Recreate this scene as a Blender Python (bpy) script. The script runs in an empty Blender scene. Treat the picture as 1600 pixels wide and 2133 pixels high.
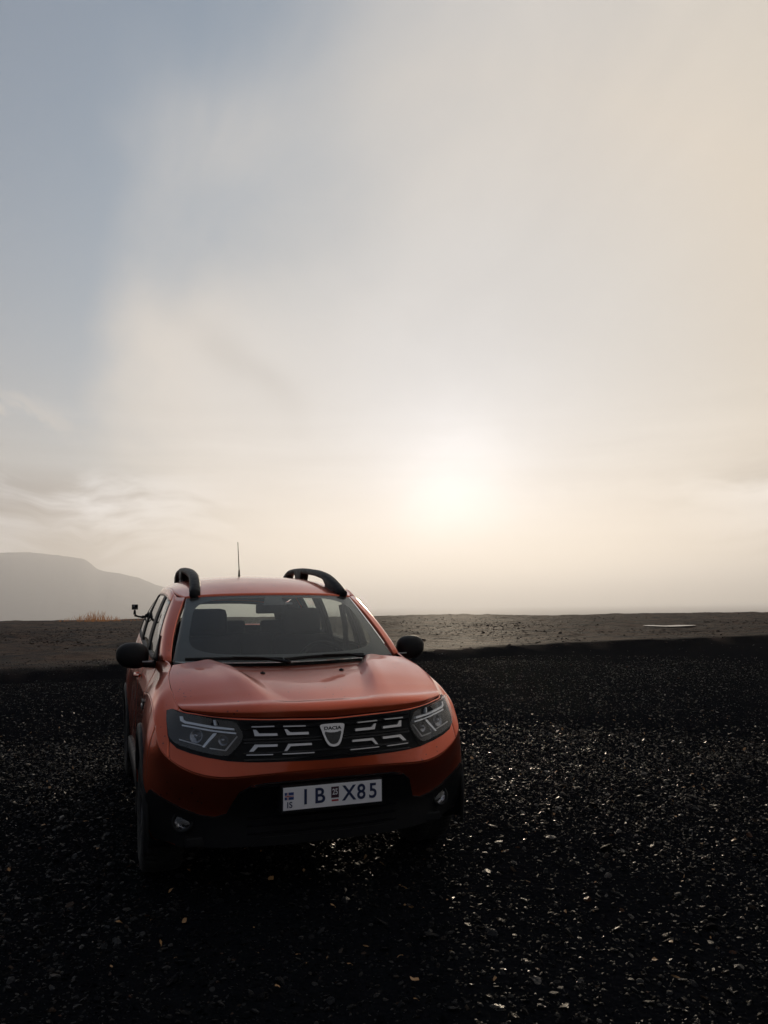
import bpy, bmesh, math, random
import numpy as np
from mathutils import Vector, Matrix
from mathutils.bvhtree import BVHTree
from mathutils.geometry import delaunay_2d_cdt

random.seed(7); rng = np.random.default_rng(7)
scene = bpy.context.scene
COL = scene.collection
R = math.radians

# ------------------------------------------------------------------ camera
cam_d = bpy.data.cameras.new('camera'); cam = bpy.data.objects.new('camera', cam_d); COL.objects.link(cam)
CAM = Vector((-1.1311, -3.9158, 1.4445))
yaw, pitch, roll = R(19.756), R(6.825), R(-.7105)
f0 = Vector((math.sin(yaw), math.cos(yaw), 0)); r0 = Vector((math.cos(yaw), -math.sin(yaw), 0)); up = Vector((0, 0, 1))
f2 = f0*math.cos(pitch) + up*math.sin(pitch); u2 = -f0*math.sin(pitch) + up*math.cos(pitch)
r3 = r0*math.cos(roll) + u2*math.sin(roll); u3 = -r0*math.sin(roll) + u2*math.cos(roll)
M = Matrix((( r3.x, u3.x, -f2.x, CAM.x), (r3.y, u3.y, -f2.y, CAM.y), (r3.z, u3.z, -f2.z, CAM.z), (0, 0, 0, 1)))
cam.matrix_world = M
cam_d.sensor_fit = 'HORIZONTAL'; cam_d.sensor_width = 36; cam_d.lens = 1635.1/1600*36
cam_d.clip_start = .05; cam_d.clip_end = 80000
scene.camera = cam
scene.render.resolution_x, scene.render.resolution_y = 768, 1024

# ------------------------------------------------------------------ view, sun, sky
vs = scene.view_settings
vs.view_transform = 'Standard'; vs.look = 'None'; vs.gamma = 1; vs.exposure = 0; vs.use_curve_mapping = False
scene.cycles.use_denoising = True; scene.cycles.use_adaptive_sampling = True; scene.cycles.adaptive_threshold = .02
scene.cycles.max_bounces = 6; scene.cycles.diffuse_bounces = 3; scene.cycles.glossy_bounces = 4; scene.cycles.volume_bounces = 1; scene.cycles.transparent_max_bounces = 12
SUN = Vector((.417, .8991, .1333)).normalized()
SUN_EL = math.asin(SUN.z); SUN_AZ = math.atan2(SUN.x, SUN.y)
sd = bpy.data.lights.new('sun', 'SUN'); sun = bpy.data.objects.new('sun', sd); COL.objects.link(sun)
sd.energy = 3.2; sd.angle = R(1.6); sd.color = (1.0, .83, .62)
sun.rotation_euler = SUN.to_track_quat('Z', 'Y').to_euler()

world = bpy.data.worlds.new('World'); scene.world = world; world.use_nodes = True
world.cycles.sampling_method = 'MANUAL'; world.cycles.sample_map_resolution = 512
def new_nodes(nt):
    nt.nodes.clear()
    def N(t, **kw):
        n = nt.nodes.new(t)
        for k, v in kw.items():
            if k.startswith('i_'):
                n.inputs[int(k[2:]) if k[2:].isdigit() else k[2:].replace('_', ' ')].default_value = v
            else: setattr(n, k, v)
        return n
    def L(a, b): nt.links.new(a, b)
    def MA(op, a, b=None, c=None, clamp=False):
        n = nt.nodes.new('ShaderNodeMath'); n.operation = op; n.use_clamp = clamp
        for i, q in enumerate((a, b, c)):
            if q is None: continue
            if isinstance(q, (int, float)): n.inputs[i].default_value = q
            else: L(q, n.inputs[i])
        return n.outputs[0]
    def VM(op, a, b=None):
        n = nt.nodes.new('ShaderNodeVectorMath'); n.operation = op
        for i, q in enumerate((a, b)):
            if q is None: continue
            if isinstance(q, (tuple, Vector)): n.inputs[i].default_value = tuple(q)
            else: L(q, n.inputs[i])
        return n.outputs['Value'] if op in ('DOT_PRODUCT', 'LENGTH') else n.outputs[0]
    def MIX(f, a, b, blend='MIX'):
        n = nt.nodes.new('ShaderNodeMix'); n.data_type = 'RGBA'; n.blend_type = blend
        for s, q in ((0, f), (6, a), (7, b)):
            if isinstance(q, (int, float)): n.inputs[s].default_value = q
            elif isinstance(q, tuple): n.inputs[s].default_value = q if len(q) == 4 else (*q, 1)
            else: L(q, n.inputs[s])
        return n.outputs[2]
    def RAMP(f, stops, interp='LINEAR'):
        n = nt.nodes.new('ShaderNodeValToRGB'); cr = n.color_ramp; cr.interpolation = interp
        while len(cr.elements) < len(stops): cr.elements.new(.5)
        for e, (p, c) in zip(cr.elements, stops):
            e.position = p; e.color = c if len(c) == 4 else (*c, 1)
        L(f, n.inputs[0]); return n.outputs[0]
    def SS(x, lo, hi):          # smoothstep
        n = nt.nodes.new('ShaderNodeMapRange'); n.interpolation_type = 'SMOOTHSTEP'
        n.inputs[1].default_value = lo; n.inputs[2].default_value = hi
        L(x, n.inputs[0]); return n.outputs[0]
    return N, L, MA, VM, MIX, RAMP, SS

def build_world():
    nt = world.node_tree
    N, L, MA, VM, MIX, RAMP, SS = new_nodes(nt)
    d = VM('NORMALIZE', N('ShaderNodeTexCoord').outputs['Generated'])
    cosang = VM('DOT_PRODUCT', d, tuple(SUN))
    ang = MA('DIVIDE', MA('ARCCOSINE', cosang), math.pi)               # 0 at the sun .. 1 opposite
    sep = N('ShaderNodeSeparateXYZ'); L(d, sep.inputs[0]); z = sep.outputs['Z']
    # cloud sheet: a plane overhead
    den = MA('ADD', MA('MAXIMUM', z, 0.0), .16)
    cb = N('ShaderNodeCombineXYZ')
    L(MA('DIVIDE', sep.outputs['X'], den), cb.inputs[0]); L(MA('DIVIDE', sep.outputs['Y'], den), cb.inputs[1])
    plane = cb.outputs[0]
    def noise(vec, scale, detail, rough=.5, dist=0., off=(0, 0, 0), sc=(1, 1, 1), rot=0.):
        mp = N('ShaderNodeMapping'); mp.inputs['Location'].default_value = off; mp.inputs['Scale'].default_value = sc
        mp.inputs['Rotation'].default_value = (0, 0, rot); L(vec, mp.inputs[0])
        n = N('ShaderNodeTexNoise'); n.inputs['Scale'].default_value = scale; n.inputs['Detail'].default_value = detail
        n.inputs['Roughness'].default_value = rough; n.inputs['Distortion'].default_value = dist
        L(mp.outputs[0], n.inputs['Vector']); return n.outputs['Fac']
    n1 = noise(plane, .55, 2, .5, .3, (3.1, 1.7, 0))
    n2 = noise(plane, 1.3, 5, .55, .5, (7.3, 2.2, 1), (1.6, .7, 1), R(-38))
    # bearing and height in tens of degrees, for the cloud masses and the banks low over the horizon
    az = MA('MULTIPLY', MA('ARCTAN2', sep.outputs['X'], sep.outputs['Y']), 18/math.pi)
    el = MA('MULTIPLY', MA('ARCSINE', z), 18/math.pi)
    ae = N('ShaderNodeCombineXYZ'); L(az, ae.inputs[0]); L(el, ae.inputs[1])
    wn = N('ShaderNodeTexNoise'); wn.inputs['Scale'].default_value = .62; wn.inputs['Detail'].default_value = 3; wn.inputs['Roughness'].default_value = .5; L(ae.outputs[0], wn.inputs['Vector'])
    warp = VM('ADD', ae.outputs[0], VM('MULTIPLY', VM('SUBTRACT', wn.outputs['Color'], (.5, .5, .5)), (1.5, 1.1, 0.)))
    def mass(a, e, ra, re, rot=0.):
        v = VM('SUBTRACT', warp, (a/10, e/10, 0)); mp = N('ShaderNodeMapping'); mp.vector_type = 'POINT'; mp.inputs['Rotation'].default_value = (0, 0, -R(rot)); L(v, mp.inputs[0])
        q = VM('MULTIPLY', mp.outputs[0], (10/ra, 10/re, 0)); l = VM('LENGTH', q)
        return MA('EXPONENT', MA('MULTIPLY', MA('MULTIPLY', l, l), -1.))
    side = VM('DOT_PRODUCT', d, (.94, -.34, 0))                          # clearer towards the left, veiled towards the right
    cov = MA('ADD', MA('ADD', .03, MA('MULTIPLY', n1, .38)), MA('MULTIPLY', n2, .62))
    cov = MA('ADD', cov, MA('MULTIPLY', side, .85))
    cov = MA('ADD', cov, MA('MULTIPLY', SS(MA('SUBTRACT', 1, ang), .80, .97), .45))
    for amt, m_ in ((-1.15, mass(-12, 21, 11, 10)), (-.40, mass(-7, 40, 22, 11)), (-.20, mass(14, 26, 7.5, 12, 24)), (.52, mass(3, 18, 11, 6.5, -22)), (.22, mass(5, 33, 11, 5))):
        cov = MA('ADD', cov, MA('MULTIPLY', m_, amt))
    cov = SS(cov, .12, .92)
    D = 1/180.
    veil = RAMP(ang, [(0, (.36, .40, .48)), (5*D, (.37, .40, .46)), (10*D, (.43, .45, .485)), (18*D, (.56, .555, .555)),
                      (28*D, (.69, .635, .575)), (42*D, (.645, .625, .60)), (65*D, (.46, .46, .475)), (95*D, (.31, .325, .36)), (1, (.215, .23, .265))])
    sky = N('ShaderNodeTexSky'); sky.sky_type = 'NISHITA'; sky.sun_disc = False
    sky.sun_elevation = SUN_EL; sky.sun_rotation = -SUN_AZ
    sky.air_density = 1.0; sky.dust_density = 1.5; sky.ozone_density = 1.0
    gap = MIX(.25, RAMP(ang, [(0, (.60, .57, .55)), (14*D, (.43, .47, .51)), (26*D, (.255, .365, .49)), (45*D, (.225, .29, .39)), (90*D, (.17, .20, .255)), (1, (.12, .145, .19))]),
              MIX(1.0, sky.outputs[0], (.055, .055, .055, 1), 'MULTIPLY'))
    shade = MA('ADD', .92, MA('MULTIPLY', n2, .16))
    shade = MA('SUBTRACT', shade, MA('MULTIPLY', mass(10.5, 16.5, 5.5, 1.2, -38), .16))      # a darker fold in the cloud
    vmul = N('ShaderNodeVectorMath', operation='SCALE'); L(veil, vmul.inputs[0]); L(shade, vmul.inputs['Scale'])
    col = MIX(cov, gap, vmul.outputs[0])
    tan = MA('MULTIPLY', SS(side, .10, .62), .75)                            # the veil yellows to the right of the sun
    col = MIX(tan, col, MIX(1.0, col, (1.0, .91, .76, 1), 'MULTIPLY'))
    # banks of low cloud, heaviest away from the sun
    n3 = noise(warp, 1.5, 5, .56, .0, (2, 0, 0), (.55, 2.3, 1))
    low = MA('MULTIPLY', SS(el, .05, .30), MA('SUBTRACT', 1, SS(el, .72, 1.05)))
    low = MA('MULTIPLY', low, MA('SUBTRACT', 1, SS(cosang, .90, .985)))
    bank = MIX(SS(n3, .36, .60), (.0, .03, .08), (1.0, 1.05, 1.14))
    bdim = N('ShaderNodeVectorMath', operation='SCALE'); L(bank, bdim.inputs[0]); L(SS(MA('SUBTRACT', 1, ang), -.15, .85), bdim.inputs['Scale'])
    col = MIX(MA('MULTIPLY', low, .92), col, bdim.outputs[0])
    strk = noise(ae.outputs[0], 2.2, 3, .55, .1, (5, 1, 0), (.28, 3.2, 1))
    sm = MA('MULTIPLY', MA('MULTIPLY', SS(el, .1, .5), MA('SUBTRACT', 1, SS(el, .9, 1.7))), MA('MULTIPLY', MA('SUBTRACT', strk, .5), .45))
    stv = N('ShaderNodeVectorMath', operation='SCALE'); L(col, stv.inputs[0]); L(MA('ADD', 1, sm), stv.inputs['Scale']); col = stv.outputs[0]
    # small bright puffs low on the left
    pf = MA('MULTIPLY', mass(-8.5, 12.6, 5.5, .9, 4), SS(noise(warp, 3.2, 3, .6, 0., (9, 4, 0), (1, 2, 1)), .42, .60))
    col = MIX(MA('MULTIPLY', pf, .7), col, (.60, .565, .53))
    # warm air low in the sun's quarter
    hz = MA('EXPONENT', MA('MULTIPLY', MA('MAXIMUM', z, 0.), -15.0))
    hz = MA('MULTIPLY', MA('MULTIPLY', hz, SS(cosang, .62, .99)), .80)
    col = MIX(hz, col, (1.45, .98, .45))
    # bloom of the veiled sun
    b1 = MA('POWER', MA('MAXIMUM', cosang, 0), 330); b2 = MA('POWER', MA('MAXIMUM', cosang, 0), 48)
    bl = MA('ADD', MA('MULTIPLY', b1, .34), MA('MULTIPLY', b2, .31))
    bl = MA('MULTIPLY', bl, MA('ADD', .55, MA('MULTIPLY', noise(warp, .9, 3, .5, 0., (1, 6, 0), (.8, 1.6, 1)), .9)))
    gl = N('ShaderNodeVectorMath', operation='SCALE'); gl.inputs[0].default_value = (.97, .99, 1.04); L(bl, gl.inputs['Scale'])
    col = VM('ADD', col, gl.outputs[0])
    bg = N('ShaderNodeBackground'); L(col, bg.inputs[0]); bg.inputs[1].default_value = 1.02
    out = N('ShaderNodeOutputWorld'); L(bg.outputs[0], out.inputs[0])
build_world()

# ------------------------------------------------------------------ helpers
def tag(o, label=None, cat=None, group=None, kind=None):
    if label: o['label'] = label
    if cat: o['category'] = cat
    if group: o['group'] = group
    if kind: o['kind'] = kind
    return o
def mesh_obj(name, V, Fc, m, parent=None, smooth=True):
    me = bpy.data.meshes.new(name); me.from_pydata([tuple(map(float, v)) for v in V], [], [tuple(map(int, f)) for f in Fc]); me.update()
    if smooth: me.polygons.foreach_set('use_smooth', [True]*len(me.polygons))
    for mm in (m if isinstance(m, (list, tuple)) else [m]): me.materials.append(mm)
    o = bpy.data.objects.new(name, me); COL.objects.link(o)
    if parent: o.parent = parent
    return o
def empty(name, loc=(0, 0, 0), parent=None):
    o = bpy.data.objects.new(name, None); COL.objects.link(o); o.location = loc; o.empty_display_size = .1
    if parent: o.parent = parent
    return o
class MB:
    """collects shapes into one mesh"""
    def __init__(s): s.V = []; s.F = []
    def add(s, V, Fc):
        b = len(s.V); s.V += [tuple(v) for v in V]; s.F += [tuple(i + b for i in f) for f in Fc]; return s
    def grid(s, P, flip=False, wrap=False):
        a, b = P.shape[:2]; Fc = []
        for i in range(a - 1):
            for j in range(b - 1 if not wrap else b):
                k = (j + 1) % b
                f = (i*b + j, (i+1)*b + j, (i+1)*b + k, i*b + k)
                Fc.append(f[::-1] if flip else f)
        return s.add(P.reshape(-1, 3), Fc)
    def box(s, c, h, rot=None, bev=0.):
        c = Vector(c); bm = bmesh.new(); bmesh.ops.create_cube(bm, size=1)
        for v in bm.verts: v.co = Vector((v.co.x*2*h[0], v.co.y*2*h[1], v.co.z*2*h[2]))
        if bev: bmesh.ops.bevel(bm, geom=bm.edges[:], offset=bev, segments=2, affect='EDGES', profile=.6)
        bm.verts.index_update()
        V = [(rot @ v.co if rot else v.co) + c for v in bm.verts]; Fc = [[q.index for q in f.verts] for f in bm.faces]
        bm.free(); return s.add(V, Fc)
    def tube(s, pts, rad, n=10, cap=True, flat=1.0, upv=(0, 0, 1)):
        pts = np.asarray(pts, float); rad = np.broadcast_to(np.asarray(rad, float), (len(pts),)); rings = []
        for i, p in enumerate(pts):
            t = pts[min(i+1, len(pts)-1)] - pts[max(i-1, 0)]; t = t/np.linalg.norm(t)
            a = np.cross(t, upv); 
            if np.linalg.norm(a) < 1e-3: a = np.cross(t, (1, 0, 0))
            a /= np.linalg.norm(a); b = np.cross(t, a)
            th = np.linspace(0, 2*np.pi, n, endpoint=False)
            rings.append(p + rad[i]*(np.cos(th)[:, None]*a + np.sin(th)[:, None]*b*flat))
        P = np.array(rings); base = len(s.V); s.grid(P, wrap=True, flip=True)
        if cap:
            s.F.append(tuple(base + k for k in range(n))); m = base + (len(pts)-1)*n
            s.F.append(tuple(m + k for k in range(n))[::-1])
        return s
    def lathe(s, prof, c, axis='x', n=40):
        th = np.linspace(0, 2*np.pi, n, endpoint=False); P = []
        for a, r in prof:
            ring = np.stack([np.full(n, a), r*np.cos(th), r*np.sin(th)], 1)
            if axis == 'y': ring = ring[:, [1, 0, 2]]
            if axis == 'z': ring = ring[:, [1, 2, 0]]
            P.append(ring + np.array(c))
        return s.grid(np.array(P), wrap=True)
    def build(s, name, m, parent=None, smooth=True): return mesh_obj(name, s.V, s.F, m, parent, smooth)
def fix_normals(o):
    bm = bmesh.new(); bm.from_mesh(o.data); bmesh.ops.remove_doubles(bm, verts=bm.verts[:], dist=1e-5)
    bmesh.ops.recalc_face_normals(bm, faces=bm.faces[:]); bm.to_mesh(o.data); bm.free(); return o
def solid(o, th, inner=False, off=-1):
    md = o.modifiers.new('thickness', 'SOLIDIFY'); md.thickness = th; md.offset = off
    if inner: md.material_offset = 1; md.material_offset_rim = 0
    return o
def bevel(o, w, seg=2, ang=35):
    md = o.modifiers.new('bevel', 'BEVEL'); md.width = w; md.segments = seg; md.limit_method = 'ANGLE'; md.angle_limit = R(ang); return o

# ------------------------------------------------------------------ materials
def principled(name, col, rough=.5, metal=0., spec=.5, coat=0., coat_r=.05, **kw):
    m = bpy.data.materials.new(name); m.use_nodes = True
    p = m.node_tree.nodes['Principled BSDF']
    p.inputs['Base Color'].default_value = (*col, 1); p.inputs['Roughness'].default_value = rough
    p.inputs['Metallic'].default_value = metal; p.inputs['Specular IOR Level'].default_value = spec
    p.inputs['Coat Weight'].default_value = coat; p.inputs['Coat Roughness'].default_value = coat_r
    return m
def add_noise(m, scale, lo, hi, what='Roughness', detail=4, coords='Object'):
    nt = m.node_tree; p = nt.nodes['Principled BSDF']
    tc = nt.nodes.new('ShaderNodeTexCoord'); n = nt.nodes.new('ShaderNodeTexNoise'); n.inputs['Scale'].default_value = scale; n.inputs['Detail'].default_value = detail
    nt.links.new(tc.outputs[coords], n.inputs['Vector'])
    mr = nt.nodes.new('ShaderNodeMapRange'); mr.inputs[1].default_value = .3; mr.inputs[2].default_value = .7
    mr.inputs[3].default_value = lo; mr.inputs[4].default_value = hi
    nt.links.new(n.outputs['Fac'], mr.inputs[0]); nt.links.new(mr.outputs[0], p.inputs[what]); return m
def add_bump(m, scale, strength, dist=.01, detail=6, coords='Object'):
    nt = m.node_tree; p = nt.nodes['Principled BSDF']
    tc = nt.nodes.new('ShaderNodeTexCoord'); n = nt.nodes.new('ShaderNodeTexNoise'); n.inputs['Scale'].default_value = scale; n.inputs['Detail'].default_value = detail
    nt.links.new(tc.outputs[coords], n.inputs['Vector'])
    b = nt.nodes.new('ShaderNodeBump'); b.inputs['Strength'].default_value = strength; b.inputs['Distance'].default_value = dist
    nt.links.new(n.outputs['Fac'], b.inputs['Height']); nt.links.new(b.outputs[0], p.inputs['Normal']); return m

def paint_material():
    m = bpy.data.materials.new('orange_paint'); m.use_nodes = True; nt = m.node_tree
    N, L, MA, VM, MIX, RAMP, SS = new_nodes(nt)
    p = N('ShaderNodeBsdfPrincipled'); out = N('ShaderNodeOutputMaterial'); L(p.outputs[0], out.inputs[0])
    tc = N('ShaderNodeTexCoord').outputs['Object']
    n = N('ShaderNodeTexNoise'); n.inputs['Scale'].default_value = 2.2; n.inputs['Detail'].default_value = 5; L(tc, n.inputs['Vector'])
    dust = SS(n.outputs['Fac'], .42, .75)
    # small dirt specks
    v = N('ShaderNodeTexVoronoi'); v.inputs['Scale'].default_value = 34; L(tc, v.inputs['Vector'])
    n2 = N('ShaderNodeTexNoise'); n2.inputs['Scale'].default_value = 5; n2.inputs['Detail'].default_value = 3; L(tc, n2.inputs['Vector'])
    speck = MA('MULTIPLY', MA('LESS_THAN', v.outputs['Distance'], .16), SS(n2.outputs['Fac'], .54, .62))
    base = MIX(MA('MULTIPLY', dust, .22), (.58, .092, .034), (.34, .20, .14))
    base = MIX(MA('MULTIPLY', speck, .75), base, (.05, .035, .03))
    L(base, p.inputs['Base Color'])
    p.inputs['Metallic'].default_value = .85
    L(MA('ADD', .30, MA('MULTIPLY', dust, .12)), p.inputs['Roughness'])
    p.inputs['Coat Weight'].default_value = .9; p.inputs['Coat IOR'].default_value = 1.5
    L(MA('ADD', .04, MA('MULTIPLY', dust, .08)), p.inputs['Coat Roughness'])
    return m
PAINT = paint_material()
BLACK = add_noise(principled('black_plastic', (.006, .0063, .0075), .55, spec=.25), 30, .45, .65)
TRIM = principled('interior_trim', (.016, .016, .017), .8, spec=.3)
CLOTH = add_noise(principled('seat_cloth', (.010, .010, .011), .95, spec=.2), 8, .85, 1.)
GLOSSB = principled('gloss_black', (.008, .008, .010), .12, spec=.5)
SILVER = add_noise(principled('satin_silver', (.47, .465, .475), .36, metal=.9), 60, .28, .42)
CHROME = principled('chrome', (.48, .475, .49), .26, metal=1.)
RUBBER = add_noise(principled('tyre_rubber', (.014, .014, .014), .8, spec=.3), 40, .7, .95)
ALLOY = principled('alloy', (.34, .34, .36), .32, metal=.9)
PLATEW = add_noise(principled('plate_white', (.78, .76, .78), .42), 25, .35, .6)
PLATEB = principled('plate_blue', (.012, .022, .075), .45)
FLAGB = principled('flag_blue', (.02, .05, .20), .5)
FLAGR = principled('flag_red', (.35, .03, .04), .5)
STICK = principled('sticker_dark', (.05, .016, .03), .5)
LIGHTG = principled('strip_diffuser', (.72, .74, .78), .25, metal=.55)
REFL = principled('lamp_reflector', (.26, .27, .30), .22, metal=1.)
AMBER = principled('amber_lens', (.6, .22, .03), .2, coat=.5)
def glass_material(name, tint, refl=1.0, rough=.0, grime=0., f0=.03):
    m = bpy.data.materials.new(name); m.use_nodes = True; nt = m.node_tree
    N, L, MA, VM, MIX, RAMP, SS = new_nodes(nt)
    out = N('ShaderNodeOutputMaterial'); tr = N('ShaderNodeBsdfTransparent'); tr.inputs[0].default_value = (*tint, 1)
    gl = N('ShaderNodeBsdfGlossy'); gl.inputs['Roughness'].default_value = rough; gl.inputs[0].default_value = (refl, refl, refl, 1)
    ge = N('ShaderNodeNewGeometry'); c1 = MA('SUBTRACT', 1, MA('ABSOLUTE', VM('DOT_PRODUCT', ge.outputs['Incoming'], ge.outputs['Normal'])), clamp=True)
    fr = MA('ADD', f0, MA('MULTIPLY', MA('POWER', c1, 5), .96))        # Schlick: the same from either side of the pane
    mx = N('ShaderNodeMixShader'); L(fr, mx.inputs[0]); L(tr.outputs[0], mx.inputs[1]); L(gl.outputs[0], mx.inputs[2])
    last = mx.outputs[0]
    if grime:
        df = N('ShaderNodeBsdfDiffuse'); df.inputs[0].default_value = (.30, .29, .28, 1)
        n = N('ShaderNodeTexNoise'); n.inputs['Scale'].default_value = 3; n.inputs['Detail'].default_value = 5
        L(N('ShaderNodeTexCoord').outputs['Object'], n.inputs['Vector'])
        m2 = N('ShaderNodeMixShader'); L(MA('MULTIPLY', SS(n.outputs['Fac'], .25, .8), grime), m2.inputs[0]); L(last, m2.inputs[1]); L(df.outputs[0], m2.inputs[2]); last = m2.outputs[0]
    L(last, out.inputs[0]); return m
GLASS = glass_material('windshield_glass', (.945, .965, .95), grime=.018)
SGLASS = glass_material('side_glass', (.91, .935, .92), grime=.012)
LENS = glass_material('lamp_lens', (.93, .94, .95), grime=.05, f0=.075)
# ---- pure numpy geometry of the car (car frame: x = car's left, y = rearwards, z = up) ----
def hspline(K, P, t):
    """non-uniform cubic Hermite (Catmull-Rom) through P at knots K, evaluated at t"""
    K = np.asarray(K, float); P = np.asarray(P, float); t = np.atleast_1d(np.asarray(t, float))
    n = len(K)
    h = np.diff(K)
    hs = h.reshape((-1,) + (1,) * (P.ndim - 1))
    d = np.diff(P, axis=0) / hs
    m = np.empty_like(P)
    if n > 2:
        m[1:-1] = (d[:-1] * hs[1:] + d[1:] * hs[:-1]) / (hs[1:] + hs[:-1])
    m[0] = d[0]; m[-1] = d[-1]
    i = np.clip(np.searchsorted(K, t, side='right') - 1, 0, n - 2)
    s = ((t - K[i]) / h[i]).reshape((-1,) + (1,) * (P.ndim - 1))
    hh = h[i].reshape(s.shape)
    return ((2*s**3 - 3*s**2 + 1) * P[i] + (s**3 - 2*s**2 + s) * hh * m[i]
            + (-2*s**3 + 3*s**2) * P[i + 1] + (s**3 - s**2) * hh * m[i + 1])

def arch(yc, y, zc=.345, R=.40):
    return zc + math.sqrt(max(R*R - (y-yc)**2, 0))

# sections of the lower body from the middle of the front round to the middle of the tail:
# top edge, upper, mid, crease, under crease, low, bottom
SEC = [
 [(0,.077,.876),(0,.074,.80),(0,.066,.70),(0,.062,.622),(0,0.088,0.58),(0,0.195,0.42),(0,0.21,0.24)],
 [(.2,.088,.882),(.2,.085,.80),(.2,.075,.70),(.2,.068,.620),(0.2,0.094,0.578),(0.2,0.20,0.42),(0.2,0.215,0.24)],
 [(.4,.125,.888),(.4,.12,.80),(.4,.108,.70),(.4,.095,.612),(0.4,0.12,0.57),(0.4,0.225,0.41),(0.4,0.24,0.24)],
 [(.50,.165,.893),(.5,.155,.81),(.5,.14,.70),(.5,.122,.606),(0.5,0.148,0.562),(0.5,0.25,0.4),(0.5,0.265,0.24)],
 [(.575,.21,.898),(.58,.205,.81),(.58,.18,.70),(.575,.151,.609),(0.578,0.178,0.56),(0.58,0.28,0.4),(0.57,0.295,0.24)],
 [(.66,.28,.91),(.68,.27,.83),(.69,.235,.72),(.685,.205,.635),(0.688,0.232,0.575),(0.685,0.33,0.4),(0.655,0.345,0.24)],
 [(.729,.347,.922),(.76,.34,.84),(.775,.295,.75),(.775,.262,.685),(0.778,0.288,0.61),(0.762,0.375,0.4),(0.735,0.39,0.24)],
 [(.748,.43,.955),(.79,.42,.89),(.815,.36,.81),(.828,.315,.74),(0.838,0.345,0.65),(0.832,0.395,0.42),(0.79,0.43,0.26)],
 [(.762,.53,.998),(.80,.52,.955),(.828,.48,.91),(.848,.42,.85),(.885,.425,.70),(.89,.43,.45),(.86,.46,.28)],
 [(.767,.66,1.040),(.802,.66,1.01),(.832,.65,.975),(.856,.62,.935),(.888,.60,.82),(.902,.585,.70),(.905,.57,arch(.845,.57))],
 [(.760,.80,1.078),(.798,.80,1.045),(.832,.80,1.005),(.860,.80,.96),(.888,.81,.86),(.902,.83,.78),(.905,.845,arch(.845,.845))],
 [(.738,.94,1.112),(.785,.95,1.07),(.825,.96,1.015),(.862,.97,.955),(.888,1.0,.84),(.900,1.06,.70),(.905,1.12,arch(.845,1.12))],
 [(.757,1.10,1.132),(.79,1.12,1.07),(.83,1.13,1.0),(.864,1.14,.94),(.882,1.17,.78),(.892,1.21,.55),(.895,1.235,.39)],
 [(.79,1.25,1.120),(.805,1.27,1.06),(.838,1.28,.99),(.866,1.29,.93),(.876,1.31,.75),(.878,1.32,.48),(.85,1.33,.27)],
 [(.81,1.70,1.130),(.822,1.70,1.06),(.848,1.70,.985),(.868,1.70,.93),(.876,1.70,.75),(.876,1.70,.48),(.845,1.70,.27)],
 [(.815,2.40,1.150),(.826,2.40,1.07),(.852,2.40,.99),(.870,2.40,.935),(.876,2.40,.75),(.876,2.40,.48),(.845,2.40,.27)],
 [(.812,2.95,1.180),(.830,2.95,1.095),(.858,2.98,1.0),(.876,3.0,.94),(.880,3.03,.75),(.882,3.08,.50),(.87,3.12,.30)],
 [(.807,3.25,1.215),(.838,3.25,1.12),(.866,3.25,1.02),(.888,3.25,.95),(.900,3.25,.80),(.905,3.25,.70),(.908,3.25,arch(3.52,3.25))],
 [(.798,3.52,1.252),(.836,3.52,1.14),(.868,3.52,1.03),(.892,3.52,.95),(.904,3.52,.86),(.908,3.52,.80),(.908,3.52,arch(3.52,3.52))],
 [(.768,3.80,1.260),(.815,3.80,1.14),(.855,3.80,1.03),(.882,3.80,.95),(.898,3.80,.80),(.905,3.80,.70),(.905,3.80,arch(3.52,3.80))],
 [(.710,4.02,1.250),(.765,4.03,1.14),(.82,4.03,1.03),(.85,4.02,.95),(.87,3.99,.75),(.88,3.96,.55),(.87,3.93,.40)],
 [(.60,4.14,1.240),(.65,4.18,1.12),(.70,4.22,1.03),(.73,4.24,.95),(.75,4.27,.75),(.76,4.28,.55),(.74,4.24,.32)],
 [(.35,4.19,1.240),(.37,4.24,1.12),(.39,4.28,1.03),(.40,4.30,.95),(.41,4.32,.75),(.41,4.34,.55),(.40,4.30,.32)],
 [(0,4.21,1.240),(0,4.26,1.12),(0,4.30,1.03),(0,4.32,.95),(0,4.34,.75),(0,4.36,.55),(0,4.32,.32)],
]
_S = np.array(SEC)
_m = np.array([-1, 1, 1])
_S = np.concatenate([_S[1:2]*_m, _S, _S[-2:-1]*_m])
_ch = np.linalg.norm(np.diff(_S, axis=0), axis=2).mean(1)
_K = np.concatenate([[0], np.cumsum(_ch)]); _K = _K - _K[1]
UK = _K[1:-1]                       # knot of every section
def body(u, v):
    """u: arc parameter (array), v: 0..6 column parameter (array) -> (len(u), len(v), 3)"""
    R = hspline(_K, _S, u)          # (nu,7,3)
    up = R[:, :4].transpose(1, 0, 2); lo = R[:, 3:].transpose(1, 0, 2)
    v = np.asarray(v, float)
    a = hspline([0, 1, 2, 3], up, np.minimum(v, 3)); b = hspline([3, 4, 5, 6], lo, np.maximum(v, 3))
    return np.where((v <= 3)[:, None, None], a, b).transpose(1, 0, 2)

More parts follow.
